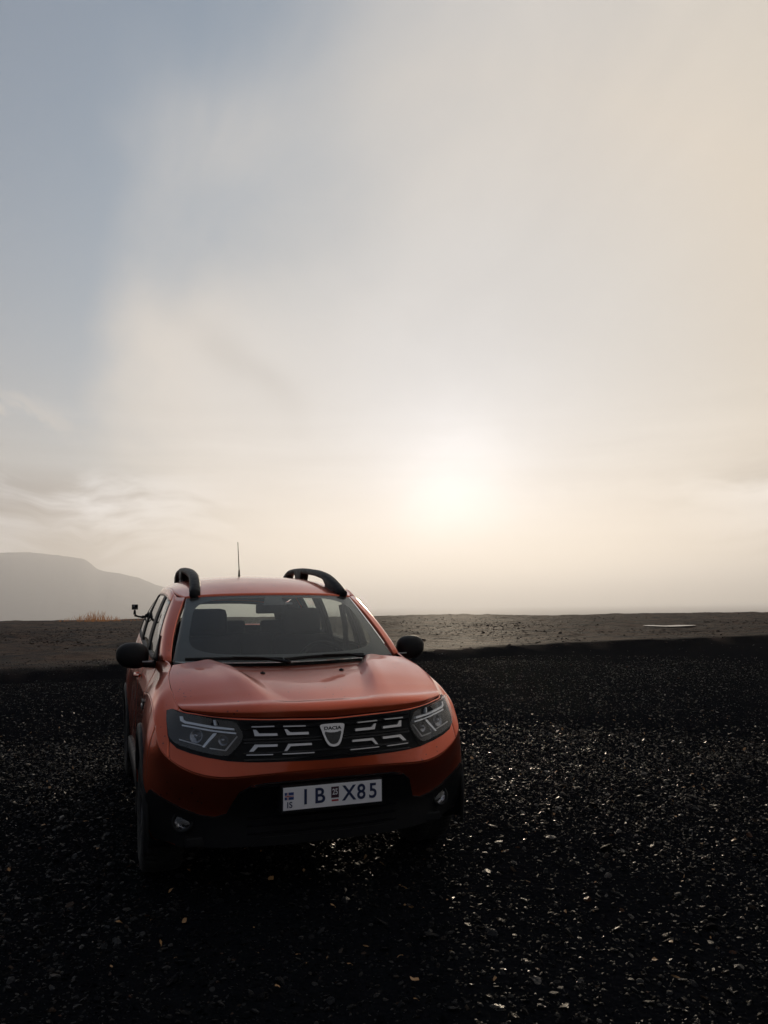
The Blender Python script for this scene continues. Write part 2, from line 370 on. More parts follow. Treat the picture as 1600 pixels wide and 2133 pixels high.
# bonnet lattice, rear to front (rows) x centre to side (columns)
HOOD = np.array([
 [(0,.985,1.116),(.22,.983,1.120),(.43,.972,1.127),(.60,.955,1.127),(.728,.935,1.114)],
 [(0,.75,1.094),(.22,.75,1.099),(.43,.75,1.106),(.62,.75,1.094),(.762,.75,1.066)],
 [(0,.50,1.054),(.22,.505,1.058),(.42,.51,1.062),(.60,.53,1.042),(.764,.59,1.018)],
 [(0,.30,1.012),(.22,.315,1.012),(.415,.34,1.010),(.59,.39,.995),(.757,.48,.977)],
 [(0,.17,.972),(.22,.185,.972),(.41,.215,.968),(.58,.285,.957),(.745,.405,.946)],
 [(0,.101,.950),(.212,.114,.952),(.405,.151,.951),(.578,.237,.945),(.738,.374,.940)],
 [(0,.080,.932),(.206,.093,.935),(.401,.130,.934),(.576,.215,.931),(.732,.354,.933)],
 [(0,.077,.880),(.2,.088,.886),(.4,.125,.892),(.575,.21,.902),(.729,.347,.925)],
])
def hood(p, q):
    """p lateral 0..1 (array), q 0 rear..1 front (array) -> (len(q), len(p), 3)"""
    L = np.concatenate([HOOD[:, 1:2]*_m, HOOD], axis=1)
    kx = np.array([-.29, 0, .29, .57, .79, 1.0]); kq = np.array([0, .27, .53, .73, .855, .915, .945, 1.0])
    A = hspline(kq, L, q)                               # (nq,6,3)
    B = hspline(kx, A.transpose(1, 0, 2), p).transpose(1, 0, 2).copy()
    x, y = np.abs(B[..., 0]), B[..., 1]
    xr = np.interp(y, [.08, .13, .18, .30, .5, .75, .98], [.20, .27, .315, .345, .375, .42, .50])
    w = np.interp(y, [.1, .3, .6, .98], [.15, .11, .07, .05])
    s = np.clip((xr - x) / w + .0, 0, 1); s = s*s*(3 - 2*s)
    dep = np.interp(y, [.08, .115, .17, .4, .7, .98], [0, .0005, .009, .018, .027, .036])
    rid = np.exp(-((x - xr - .03) / .05)**2) * np.interp(y, [.08, .2, .5, .98], [0, .001, .005, .010])
    B[..., 2] += -dep*s + rid
    return B

# greenhouse: belt point and roof-edge point of every pillar line
GH = np.array([
 [(.720,1.085,1.128),(.590,1.650,1.519)],
 [(.757,1.100,1.132),(.628,1.690,1.520)],
 [(.795,1.300,1.120),(.652,1.800,1.546)],
 [(.813,1.920,1.135),(.660,2.060,1.590)],
 [(.814,2.080,1.140),(.660,2.170,1.598)],
 [(.811,2.900,1.176),(.655,2.900,1.612)],
 [(.811,3.030,1.188),(.652,3.000,1.608)],
 [(.796,3.560,1.254),(.632,3.480,1.570)],
 [(.710,4.020,1.250),(.585,3.860,1.500)],
 [(.600,4.140,1.240),(.500,3.960,1.500)],
 [(.350,4.190,1.240),(.300,4.010,1.525)],
 [(0,4.210,1.240),(0,4.025,1.535)],
])
_g = np.concatenate([GH, GH[-2:-1]*_m])
GK = np.concatenate([[0], np.cumsum(np.linalg.norm(np.diff(_g, axis=0), axis=2).mean(1))])
def green(u, v):
    R = hspline(GK, _g, np.interp(u, np.arange(len(GK)), GK))
    a, b = R[:, None, 0], R[:, None, 1]
    v = np.asarray(v, float)[None, :, None]
    P = a + (b - a)*v
    bul = 4*v*(1 - v)*.022
    n = np.stack([np.sign(a[..., 0]+1e-9)*np.ones_like(a[..., 0]), 0*a[..., 0], 0*a[..., 0]], -1)
    tail = np.clip((u - 7.5), 0, 1)[:, None, None]
    dirv = n*(1 - tail) + np.array([0, 1, 0.])*tail
    return P + bul*dirv

WS_BASE = np.array([(0,.998,1.104),(.25,1.006,1.107),(.45,1.024,1.112),(.60,1.050,1.118),(.712,1.085,1.124)])
WS_TOP = np.array([(0,1.590,1.535),(.20,1.596,1.534),(.36,1.608,1.531),(.49,1.625,1.525),(.584,1.645,1.517)])
def shield(p, q):
    b = hspline([-.35, 0, .35, .63, .84, 1.], np.concatenate([WS_BASE[1:2]*_m, WS_BASE]), p)
    t = hspline([-.35, 0, .35, .63, .84, 1.], np.concatenate([WS_TOP[1:2]*_m, WS_TOP]), p)
    q = np.asarray(q)[:, None, None]
    P = b[None] + (t - b)[None]*q
    P = P + (4*q*(1-q))*np.array([0, -.008, .011])*(1 - .4*np.asarray(p)[None, :, None]**2)
    return P

ROOF = np.array([  # front to rear x centre to edge
 [(0,1.592,1.538),(.22,1.600,1.537),(.42,1.617,1.532),(.54,1.636,1.526),(.590,1.650,1.521)],
 [(0,1.75,1.590),(.22,1.755,1.588),(.42,1.765,1.576),(.56,1.775,1.558),(.632,1.785,1.543)],
 [(0,2.05,1.655),(.22,2.05,1.651),(.43,2.05,1.633),(.58,2.05,1.607),(.657,2.05,1.588)],
 [(0,2.50,1.697),(.22,2.50,1.692),(.44,2.50,1.672),(.58,2.50,1.643),(.658,2.50,1.610)],
 [(0,2.95,1.702),(.22,2.95,1.697),(.43,2.95,1.676),(.57,2.95,1.646),(.650,2.95,1.612)],
 [(0,3.45,1.672),(.22,3.45,1.667),(.42,3.45,1.644),(.55,3.45,1.610),(.630,3.45,1.575)],
 [(0,4.045,1.560),(.22,4.03,1.550),(.38,4.01,1.535),(.50,3.97,1.515),(.582,3.865,1.502)],
])
def roof(p, q):
    L = np.concatenate([ROOF[:, 1:2]*_m, ROOF], axis=1)
    A = hspline([0, .07, .2, .38, .57, .78, 1.], L, q)
    return hspline([-.34, 0, .34, .66, .88, 1.], A.transpose(1, 0, 2), p).transpose(1, 0, 2)
# ------------------------------------------------------------------ ground
def _hash(ix, iy, seed):
    h = (ix*374761393 + iy*668265263 + seed*2147483647) & 0xffffffff
    h = ((h ^ (h >> 13))*1274126177) & 0xffffffff
    return ((h ^ (h >> 16)) & 0xffff)/65535.
def vnoise(x, y, seed=0):
    x = np.asarray(x, float); y = np.asarray(y, float)
    ix = np.floor(x).astype(np.int64); iy = np.floor(y).astype(np.int64); fx = x - ix; fy = y - iy
    fx = fx*fx*(3-2*fx); fy = fy*fy*(3-2*fy)
    a = _hash(ix, iy, seed); b = _hash(ix+1, iy, seed); c = _hash(ix, iy+1, seed); d = _hash(ix+1, iy+1, seed)
    return (a*(1-fx) + b*fx)*(1-fy) + (c*(1-fx) + d*fx)*fy
def fbm(x, y, o=4, seed=0):
    s = 0; a = .5
    for k in range(o): s = s + a*vnoise(x*2**k, y*2**k, seed + k*17); a *= .5
    return s
def sstep(x, a, b):
    t = np.clip((x - a)/(b - a), 0, 1); return t*t*(3 - 2*t)
def edge_y(x):      # where the gravel lot ends and the rough ground beyond it begins
    return np.interp(x, [-60, -14, -3, 1, 7, 10.3, 13.6, 19, 30, 60], [13.2, 14.3, 14.7, 14.8, 16.4, 17.4, 18.3, 18.9, 19.6, 22]) + 1.1*(fbm(x*.35, x*0 + 3.3, 4, 5) - .45)
def ground_z(x, y):
    x = np.asarray(x, float); y = np.asarray(y, float)
    e = y - edge_y(x)
    z = .03*(fbm(x*.45, y*.45, 3, 1) - .47) + .016*(fbm(x*2.3, y*2.3, 3, 2) - .47)
    near = np.exp(-(((x)/1.6)**2 + ((y - 2.1)/2.6)**2)**2)           # level where the car stands
    z = z*(1 - near)
    bank = sstep(e, -.25, .55)
    z = z + bank*.17 - .09*np.exp(-((e + .55)/.5)**2)
    far = sstep(e, .2, 6)
    z = z + far*(.24*(fbm(x*.16, y*.22, 4, 9) - .47) + .19*(fbm(x*.7, y*.9, 4, 11) - .47))
    z = z + bank*.05*(fbm(x*1.6, y*2.2, 3, 13) - .47)
    r = np.hypot(x - CAM.x, y - CAM.y)
    th = np.arctan2(x - CAM.x, y - CAM.y)
    lip = 104 + 14*(fbm(th*6 + 3, th*0, 4, 21) - .47)
    z = z + .35*(fbm(th*13 + 9, r*.03, 3, 31) - .45)*sstep(r, 55, 100)
    z = z - sstep(r, lip, lip + 90)*58 - sstep(r, lip, lip + 12)*2.2
    return z
def build_ground():
    rs = [.0] + list(np.geomspace(.5, 26, 150)) + list(np.geomspace(26.4, 125, 190)) + [130, 140, 155, 175, 200, 300, 800, 3000, 12000, 40000]
    rs = np.array(rs)
    fwd = yaw
    th = np.concatenate([np.linspace(-.95, .95, 420), np.linspace(1.0, 2*np.pi - 1.0, 90)]) + fwd
    rr, tt = np.meshgrid(rs, th, indexing='ij')
    x = CAM.x + rr*np.sin(tt); y = CAM.y + rr*np.cos(tt)
    z = ground_z(x, y); z = np.where(rr > 290, -60., z)
    P = np.stack([x, y, z], -1)
    mb = MB(); mb.grid(P, wrap=True)
    o = mb.build('ground', ground_material())
    X, Y = P.reshape(-1, 3)[:, 0], P.reshape(-1, 3)[:, 1]
    a = o.data.attributes.new('soil', 'FLOAT', 'POINT'); a.data.foreach_set('value', sstep(Y - edge_y(X) + 2.4*(fbm(X*.9, Y*.9, 4, 15) - .47), .1, 1.7).astype(np.float32))
    return o
def ground_material():
    m = bpy.data.materials.new('dark_gravel_ground'); m.use_nodes = True; nt = m.node_tree
    N, L, MA, VM, MIX, RAMP, SS = new_nodes(nt)
    p = N('ShaderNodeBsdfPrincipled'); out = N('ShaderNodeOutputMaterial'); L(p.outputs[0], out.inputs[0])
    tc = N('ShaderNodeTexCoord').outputs['Object']
    def noise(s, d, sc=(1, 1, 1), r=.6):
        mp = N('ShaderNodeMapping'); mp.inputs['Scale'].default_value = sc; L(tc, mp.inputs[0])
        n = N('ShaderNodeTexNoise'); n.inputs['Scale'].default_value = s; n.inputs['Detail'].default_value = d; n.inputs['Roughness'].default_value = r; L(mp.outputs[0], n.inputs['Vector']); return n.outputs['Fac']
    at = N('ShaderNodeAttribute'); at.attribute_name = 'soil'; field = at.outputs['Fac']
    nb = noise(.35, 5); nf = noise(9, 6)
    lot = MIX(nf, (.0025, .0029, .0040), (.0085, .0093, .0115))
    soil = MIX(SS(MA('ADD', MA('MULTIPLY', nb, .55), MA('MULTIPLY', noise(1.4, 4), .45)), .38, .62), (.009, .0068, .0064), (.078, .042, .026))
    soil = MIX(MA('MULTIPLY', nf, .6), soil, (.010, .009, .009))
    L(MIX(field, lot, soil), p.inputs['Base Color'])
    p.inputs['Roughness'].default_value = .75; L(MA('MULTIPLY', field, .05), p.inputs['Specular IOR Level'])
    h = MA('ADD', MA('MULTIPLY', noise(38, 5), .35), MA('MULTIPLY', noise(5, 6), .9))
    vo = N('ShaderNodeTexVoronoi'); vo.inputs['Scale'].default_value = 30; L(tc, vo.inputs['Vector'])
    h = MA('ADD', h, MA('MULTIPLY', vo.outputs['Distance'], -.5))
    b = N('ShaderNodeBump'); h = MA('ADD', h, MA('MULTIPLY', MA('MULTIPLY', field, noise(.9, 5)), 6.0)); b.inputs['Strength'].default_value = .95; b.inputs['Distance'].default_value = .05; L(h, b.inputs['Height']); L(b.outputs[0], p.inputs['Normal'])
    return m
ground = tag(build_ground(), kind='structure', label='black gravel lot and rough brown ground running to the plateau edge')

# ------------------------------------------------------------------ loose stones: gravel nobody could count
def stone_material():
    m = bpy.data.materials.new('lava_stone'); m.use_nodes = True; nt = m.node_tree
    N, L, MA, VM, MIX, RAMP, SS = new_nodes(nt)
    p = N('ShaderNodeBsdfPrincipled'); out = N('ShaderNodeOutputMaterial'); L(p.outputs[0], out.inputs[0])
    rnd = N('ShaderNodeObjectInfo').outputs['Random']
    tc = N('ShaderNodeTexCoord').outputs['Object']
    n = N('ShaderNodeTexNoise'); n.inputs['Scale'].default_value = 3; n.inputs['Detail'].default_value = 6; L(tc, n.inputs['Vector'])
    base = RAMP(rnd, [(0, (.002, .0024, .0034)), (.5, (.0055, .0064, .0086)), (.88, (.0125, .0135, .0165)), (.96, (.017, .015, .014)), (.985, (.06, .042, .030)), (1, (.10, .04, .02))])
    base = MIX(MA('MULTIPLY', n.outputs['Fac'], .8), base, (.004, .0042, .0048))
    L(base, p.inputs['Base Color'])
    r2 = MA('FRACT', MA('MULTIPLY', rnd, 17.3))
    L(MA('ADD', .22, MA('MULTIPLY', r2, .40)), p.inputs['Roughness'])
    L(MA('MULTIPLY', MA('POWER', MA('FRACT', MA('MULTIPLY', rnd, 91.7)), 2.5), .34), p.inputs['Specular IOR Level'])
    b = N('ShaderNodeBump'); b.inputs['Strength'].default_value = .5; b.inputs['Distance'].default_value = .15; L(n.outputs['Fac'], b.inputs['Height']); L(b.outputs[0], p.inputs['Normal'])
    return m
STONE = stone_material()
def stone_protos():
    c = bpy.data.collections.new('stone_shapes')
    for k in range(10):
        bm = bmesh.new(); n = 15 + k % 5
        for i in range(n):
            v = rng.normal(size=3); v /= np.linalg.norm(v); v *= rng.uniform(.8, 1.)
            v *= np.array([1, rng.uniform(.6, .8), (.18, .24, .30, .38, .46)[k % 5]]); bm.verts.new(v)
        r = bmesh.ops.convex_hull(bm, input=bm.verts[:])
        bmesh.ops.delete(bm, geom=[g for g in set(r['geom_interior'] + r['geom_unused']) if isinstance(g, bmesh.types.BMVert)], context='VERTS')
        bmesh.ops.recalc_face_normals(bm, faces=bm.faces[:])
        me = bpy.data.meshes.new('stone'); bm.to_mesh(me); bm.free(); me.materials.append(STONE)
        c.objects.link(bpy.data.objects.new('stone', me))
    return c
STONES = stone_protos()
def scatter(name, P, scl, rot, col, label, cat=None):
    me = bpy.data.meshes.new(name); me.from_pydata(P.tolist(), [], [])
    for nm, arr in (('scl', scl), ('rot', rot)):
        a = me.attributes.new(nm, 'FLOAT_VECTOR', 'POINT'); a.data.foreach_set('vector', np.ascontiguousarray(arr, dtype=np.float32).ravel())
    a = me.attributes.new('pick', 'INT', 'POINT'); a.data.foreach_set('value', rng.integers(0, len(col.objects), len(P)).astype(np.int32))
    o = bpy.data.objects.new(name, me); COL.objects.link(o)
    ng = bpy.data.node_groups.new(name, 'GeometryNodeTree')
    ng.interface.new_socket('Geometry', in_out='INPUT', socket_type='NodeSocketGeometry'); ng.interface.new_socket('Geometry', in_out='OUTPUT', socket_type='NodeSocketGeometry')
    gi = ng.nodes.new('NodeGroupInput'); go = ng.nodes.new('NodeGroupOutput')
    ip = ng.nodes.new('GeometryNodeInstanceOnPoints'); ci = ng.nodes.new('GeometryNodeCollectionInfo')
    ci.inputs['Collection'].default_value = col; ci.inputs['Separate Children'].default_value = True; ci.inputs['Reset Children'].default_value = True
    def attr(nm, t):
        n = ng.nodes.new('GeometryNodeInputNamedAttribute'); n.data_type = t; n.inputs['Name'].default_value = nm; return n.outputs['Attribute']
    ip.inputs['Pick Instance'].default_value = True
    ng.links.new(gi.outputs[0], ip.inputs['Points']); ng.links.new(ci.outputs[0], ip.inputs['Instance'])
    ng.links.new(attr('pick', 'INT'), ip.inputs['Instance Index']); ng.links.new(attr('scl', 'FLOAT_VECTOR'), ip.inputs['Scale'])
    e2r = ng.nodes.new('FunctionNodeEulerToRotation'); ng.links.new(attr('rot', 'FLOAT_VECTOR'), e2r.inputs[0]); ng.links.new(e2r.outputs[0], ip.inputs['Rotation'])
    ng.links.new(ip.outputs[0], go.inputs[0])
    md = o.modifiers.new('scatter', 'NODES'); md.node_group = ng
    return tag(o, label, cat, kind='stuff')
def polar(n, r0, r1, half, power=1.0):
    r = r0 + (r1 - r0)*rng.random(n)**power; t = yaw + (rng.random(n)*2 - 1)*half
    return CAM.x + r*np.sin(t), CAM.y + r*np.cos(t)
def make_gravel():
    X, Y, S = [], [], []
    for n, ra, rb, half, pw, s0, s1 in (
        (105000, 1.9, 8.5, .90, .75, .004, .011), (64000, 1.9, 9.5, .85, .7, .008, .020), (6500, 1.9, 10., .85, .7, .018, .034), (30, 2.2, 9., .8, .7, .045, .07),
        (80000, 5.5, 21, .72, .75, .006, .017), (14000, 7, 23, .70, .7, .015, .032),
        (4000, 17, 70, .65, .8, .015, .040)):
        x, y = polar(n, ra, rb, half, pw); s = s0 + (s1 - s0)*rng.random(n)**2
        X.append(x); Y.append(y); S.append(s)
    X, Y, S = map(np.concatenate, (X, Y, S))
    # less stone in the wheel tracks and drifts of it between
    dens = fbm(X*.8, Y*.5, 3, 41); keep = (rng.random(len(X)) < np.clip(.35 + 1.5*(dens - .25), .25, 1)) | (S > .03)
    X, Y, S = X[keep], Y[keep], S[keep]
    Z = ground_z(X, Y) + S*.16
    n = len(X)
    rot = np.stack([rng.normal(0, .42, n), rng.normal(0, .42, n), rng.random(n)*6.283], 1)
    scl = S[:, None]*np.stack([np.ones(n), rng.uniform(.8, 1.2, n), rng.uniform(.7, 1.15, n)], 1)
    return scatter('gravel', np.stack([X, Y, Z], 1), scl, rot, STONES, 'loose black stones strewn over the lot and the rough ground', 'gravel')
make_gravel()
def clods():
    m = principled('soil', (.03, .022, .018), .8, spec=.08); add_bump(m, 6, .8, .2)
    nt = m.node_tree; oi = nt.nodes.new('ShaderNodeObjectInfo'); cr = nt.nodes.new('ShaderNodeValToRGB')
    cr.color_ramp.elements[0].color = (.008, .007, .0075, 1); cr.color_ramp.elements[1].color = (.050, .031, .023, 1)
    nt.links.new(oi.outputs['Random'], cr.inputs[0]); nt.links.new(cr.outputs[0], nt.nodes['Principled BSDF'].inputs['Base Color'])
    c = bpy.data.collections.new('clod_shapes')
    for o in STONES.objects:
        me = o.data.copy(); me.materials.clear(); me.materials.append(m); c.objects.link(bpy.data.objects.new('clod', me))
    X, Y, S = [], [], []
    for n, ra, rb, s0, s1 in ((26000, 17, 60, .025, .075), (9000, 24, 104, .05, .13)):
        x, y = polar(n, ra, rb, .62, .85); X.append(x); Y.append(y); S.append(s0 + (s1 - s0)*rng.random(n)**2)
    X, Y, S = map(np.concatenate, (X, Y, S))
    k = (Y - edge_y(X) > .15) & (rng.random(len(X)) < np.clip(3.2*(fbm(X*.22, Y*.16, 3, 77) - .30), .06, 1)); X, Y, S = X[k], Y[k], S[k]; n = len(X)
    rot = np.stack([rng.normal(0, .25, n), rng.normal(0, .25, n), rng.random(n)*6.283], 1)
    scatter('soil_clods', np.stack([X, Y, ground_z(X, Y) - S*.05], 1), S[:, None]*np.stack([np.ones(n)*1.3, np.ones(n)*1.2, rng.uniform(.6, 1., n)], 1), rot, c, 'lumps of dark brown soil on the rough ground beyond the lot', 'soil')
clods()

# dry leaf and straw scraps among the stones
def scraps():
    m = principled('dry_straw', (.30, .16, .06), .6); add_noise(m, 5, .4, .8)
    c = bpy.data.collections.new('scrap_shapes')
    for k in range(4):
        mb = MB(); L_ = 1.; w = .10 + .10*k
        t = np.linspace(-.5, .5, 5); P = np.stack([np.stack([t*L_, -w*np.cos(t*3), .12*np.sin(t*5 + k)], 1), np.stack([t*L_, w*np.cos(t*3), .10*np.cos(t*4 + k)], 1)], 0)
        mb.grid(P); me = bpy.data.meshes.new('scrap'); me.from_pydata(mb.V, [], mb.F); me.materials.append(m); c.objects.link(bpy.data.objects.new('scrap', me))
    x, y = polar(650, 2.2, 11, .85, .75); n = len(x); s = .012 + .03*rng.random(n)**2
    rot = np.stack([rng.normal(0, .5, n), rng.normal(0, .5, n), rng.random(n)*6.283], 1)
    scatter('dry_straw', np.stack([x, y, ground_z(x, y) + .012 + s*.25], 1), np.repeat(s[:, None], 3, 1), rot, c, 'scraps of dry orange leaf and straw among the stones', 'straw')
scraps()

# ------------------------------------------------------------------ puddle on the rough ground
def puddle():
    cx, cy = 27.6, 31.0; q = np.array([.75, -.66]); d = np.array([.66, .75]); n = 30
    t = np.linspace(0, 1, n)
    def loc(a, b): return np.stack([cx + a*q[0] + b*d[0], cy + a*q[1] + b*d[1]], 1)
    xa = (t*2 - 1)*1.35                                            # near shore bulges towards us, the far shore bites in
    near = loc(xa, -1.9*(1 - (t*2 - 1)**2)**.6 + .25*np.sin(t*9)); far = loc(xa[::-1], (.75*np.cos(t*3.1 - 1.5) - 1.35*np.exp(-((t - .42)/.25)**2) + .2*np.sin(t*12))[::-1]*np.sin(t*np.pi)[::-1]**.5 + .5)
    P = np.concatenate([near, far[1:-1]])
    z = float(np.median(ground_z(P[:, 0], P[:, 1]))) + .055
    m = principled('puddle_water', (.03, .026, .022), .22, spec=.35); add_bump(m, 9, .25, .004)
    V = [(x, y, z) for x, y in P] + [(x, y, z - .35) for x, y in P]
    n = len(P); Fc = [tuple(range(n))[::-1]] + [(i, (i+1) % n, n + (i+1) % n, n + i) for i in range(n)]
    o = mesh_obj('puddle', V, Fc, m, smooth=False); fix_normals(o)
    return tag(o, 'pale puddle lying on the rough ground', kind='structure')
puddle()

# ------------------------------------------------------------------ dry grass on the lip of the plateau
def dry_grass():
    m = principled('dry_grass', (.32, .15, .06), .7); nt = m.node_tree; p = nt.nodes['Principled BSDF']
    tr = nt.nodes.new('ShaderNodeBsdfTranslucent'); tr.inputs[0].default_value = (.46, .20, .07, 1); mx = nt.nodes.new('ShaderNodeMixShader'); mx.inputs[0].default_value = .4
    out = nt.nodes['Material Output']; nt.links.new(p.outputs[0], mx.inputs[1]); nt.links.new(tr.outputs[0], mx.inputs[2]); nt.links.new(mx.outputs[0], out.inputs[0])
    mb = MB()
    for k in range(210):
        c = rng.random()                                          # along the lip, left of the car
        if rng.random() < .55: c = rng.normal(.42, .13)
        a = R(-2.8) + R(6.0)*c; r = rng.uniform(88, 99)
        x = CAM.x + r*math.sin(a); y = CAM.y + r*math.cos(a); z = float(ground_z(x, y)) - .05
        h = rng.uniform(.25, 1.35)*(.35 + .75*math.exp(-((c - .42)/.20)**2)); w = .016 + .020*rng.random()
        lean = np.array([rng.normal(0, .24), rng.normal(0, .24), 1.])*h; b = np.array([x, y, z])
        P = [b + lean*s + np.array([.14*h*s*s*rng.normal(), 0, 0]) for s in (0, .5, 1)]
        pn = np.array([math.cos(a), -math.sin(a), 0])
        mb.add([P[0] - pn*w, P[0] + pn*w, P[1] + pn*w*.8, P[1] - pn*w*.8, P[2]], [(0, 1, 2, 3), (3, 2, 4)])
    return tag(mb.build('dry_grass', m), 'orange dry grass on the plateau lip behind the car', 'grass', kind='stuff')
dry_grass()

# ------------------------------------------------------------------ far mountains beyond the drop
def mountain():
    D = 7000.
    px = np.array([-1500, -1200, -900, -500, -250, 0, 60, 120, 170, 186, 200, 215, 250, 290, 320, 360, 420, 520, 640])
    hp = np.array([0, 40, 96, 128, 118, 122, 124, 118, 112, 104, 90, 84, 80, 70, 56, 46, 34, 18, 0])
    ang = yaw + np.arctan((np.linspace(-1500, 640, 300) - 800)/1635.1)
    hh = np.interp(np.linspace(-1500, 640, 300), px, hp)/1635.1*D*.88
    rows = np.linspace(-1, 1.6, 50); P = np.zeros((len(ang), len(rows), 3))
    for j, s in enumerate(rows):
        r = D + s*2100
        fall = np.clip(1 - np.abs(s)**(.9 if s < 0 else 1.3)/(1. if s < 0 else 1.7), 0, 1)
        # cliffs with gullies below the rim
        g = fbm(ang*60 + 3, ang*0 + s*1.5, 4, 51) - .47
        z = hh*np.clip(fall*1.18 + g*.30*fall*(1 - fall)*4*.6, 0, 1.) + 14*(fbm(ang*140, ang*0 + s*6, 4, 61) - .47)*fall
        P[:, j] = np.stack([CAM.x + r*np.sin(ang), CAM.y + r*np.cos(ang), z - 62*(1 - fall) - 1], 1)
    mb = MB(); mb.grid(P)
    m = principled('mountain_rock', (.05, .045, .04), .9, spec=.2); add_bump(m, .004, .6, 60)
    return tag(mb.build('mountain', m), 'hazy flat-topped mountain far off on the left', kind='structure')
mountain()
def haze():
    mb = MB(); mb.box((0, 8000, 310), (14000, 14000, 372)); m = bpy.data.materials.new('haze'); m.use_nodes = True; nt = m.node_tree
    nt.nodes.clear(); o = nt.nodes.new('ShaderNodeOutputMaterial'); v = nt.nodes.new('ShaderNodeVolumePrincipled')
    v.inputs['Color'].default_value = (.93, .94, .97, 1); v.inputs['Density'].default_value = HAZE_DENSITY; v.inputs['Anisotropy'].default_value = .50
    nt.links.new(v.outputs[0], o.inputs['Volume'])
    return tag(mb.build('haze', m, smooth=False), 'warm haze veiling the far mountain', kind='stuff')
HAZE_DENSITY = .00022
haze()
# ------------------------------------------------------------------ the car
car = empty('parked_car', (0, 0, 0))
tag(car, 'orange compact SUV with black roof rails, parked on black gravel facing the camera', 'car')
MIR = np.array([-1, 1, 1.])
def both(P): return P, P*MIR
def panel(name, patches, parent=car, mat=None, th=.012):
    """patches: list of (grid, flip)"""
    mb = MB()
    for P, fl in patches: mb.grid(P, flip=fl)
    o = mb.build(name, mat or [PAINT, TRIM], parent); fix_normals(o)
    orient_out(o); return solid(o, th, inner=mat is None)
def orient_out(o):
    """normals away from the middle of the cabin"""
    c = Vector((0, 2.2, .75)); s = 0
    for p in o.data.polygons: s += p.normal.dot(p.center - c)*p.area
    if s < 0: o.data.flip_normals()
g_ = .002                                   # half a shut line
vU = np.linspace(0, 3, 34); vL = np.linspace(3, 6, 30)
def strip(ua, ub, v, n): return body(np.linspace(ua, ub, n), v)
U = UK
uB = U[6] + .02                             # bumper / wing seam beside the lamp
uA = U[8] - .005                            # front of the wheel arch
uF = U[13] - .01                            # wing / front door
# --- bumper: one skin across the whole nose
up_ = strip(0, uB - g_, vU, 90); lo_ = strip(0, uA, vL, 110)
bumper = panel('bumper', [(up_, False), (up_*MIR, True), (lo_, False), (lo_*MIR, True)])
bumper['label'] = 'orange front bumper above black lower grille'
for sgn in (1, -1):
    mm = np.array([sgn, 1, 1.])
    a = strip(uB + g_, uF - g_, vU, 70)*mm; b = strip(uA, uF - g_, vL, 60)*mm
    panel('fender', [(a, False), (b, False)])
    uD1 = U[15] - .30; uD2 = U[17] - .02
    vall = np.concatenate([vU, vL[1:]])
    panel('front_door', [(strip(uF + g_, uD1 - g_, vall, 30)*mm, False)])
    panel('rear_door', [(strip(uD1 + g_, uD2 - g_, vall, 30)*mm, False)])
    panel('quarter_panel', [(strip(uD2 + g_, U[20], vall, 40)*mm, False)])
tl = strip(U[20] + g_, U[23], np.concatenate([vU, vL[1:]]), 30)
panel('tailgate', [(tl, False), (tl*MIR, True)])
# --- bonnet
pp = np.linspace(0, 1, 120); qq = np.linspace(0, 1, 150); Hd = hood(pp, qq)
Hf = np.concatenate([(Hd*MIR)[:, :0:-1], Hd], axis=1)
# keep a shut line at the sides and front
bonnet = panel('hood', [(Hf, False)], th=.010)
for v in bonnet.data.vertices:
    x = v.co.x; v.co.x = x - math.copysign(.003, x)*min(1, abs(x)/.6)
bonnet['label'] = 'orange hood with sunken middle and dirt specks'
# --- roof
Rf = roof(np.linspace(0, 1, 50), np.linspace(0, 1, 70)); Rfull = np.concatenate([(Rf*MIR)[:, :0:-1], Rf], axis=1)
panel('roof', [(Rfull, False)], th=.03)
# --- greenhouse pillars and glass
WIN = [(2.06, 2.97), (4.06, 4.95), (6.10, 6.85)]
def gpatch(ua, ub, va, vb, nu=24, nv=14): return green(np.linspace(ua, ub, nu), np.linspace(va, vb, nv))
vb0, vb1 = .05, .875
for sgn in (1, -1):
    mm = np.array([sgn, 1, 1.])
    panel('windshield_pillar', [(gpatch(.06, 1.97, 0, 1)*mm, False)], th=.035)
    panel('door_frame', [(gpatch(1.975, 7.0, vb1, 1, 60, 4)*mm, False)], th=.03)
    panel('belt_molding', [(gpatch(1.99, 7.0, 0, vb0, 60, 3)*mm, False)], mat=[BLACK], th=.02)
    for a, b in ((1.975, 2.06), (2.97, 3.48), (3.485, 4.06), (4.95, 5.48), (5.485, 6.10), (6.85, 7.0)):
        panel('window_pillar', [(gpatch(a, b, vb0, vb1, 5)*mm, False)], mat=[BLACK], th=.03)
    panel('quarter_pillar', [(gpatch(7.005, 8.99, 0, 1, 30)*mm, False)], th=.04)
    for i, (a, b) in enumerate(WIN):
        G = gpatch(a, b, vb0, vb1); G[..., 0] -= .006
        o = panel('side_window', [(G*mm, False)], mat=[SGLASS], th=.004)
rear = gpatch(9.0, 11.0, .14, .90, 24); body_low = gpatch(9.0, 11., 0, .14, 24, 3); body_top = gpatch(9., 11., .90, 1, 24, 3)
panel('rear_window', [(rear, False), (rear*MIR, True)], mat=[SGLASS], th=.004)
panel('tailgate_frame', [(body_low, False), (body_low*MIR, True), (body_top, False), (body_top*MIR, True)], th=.03)
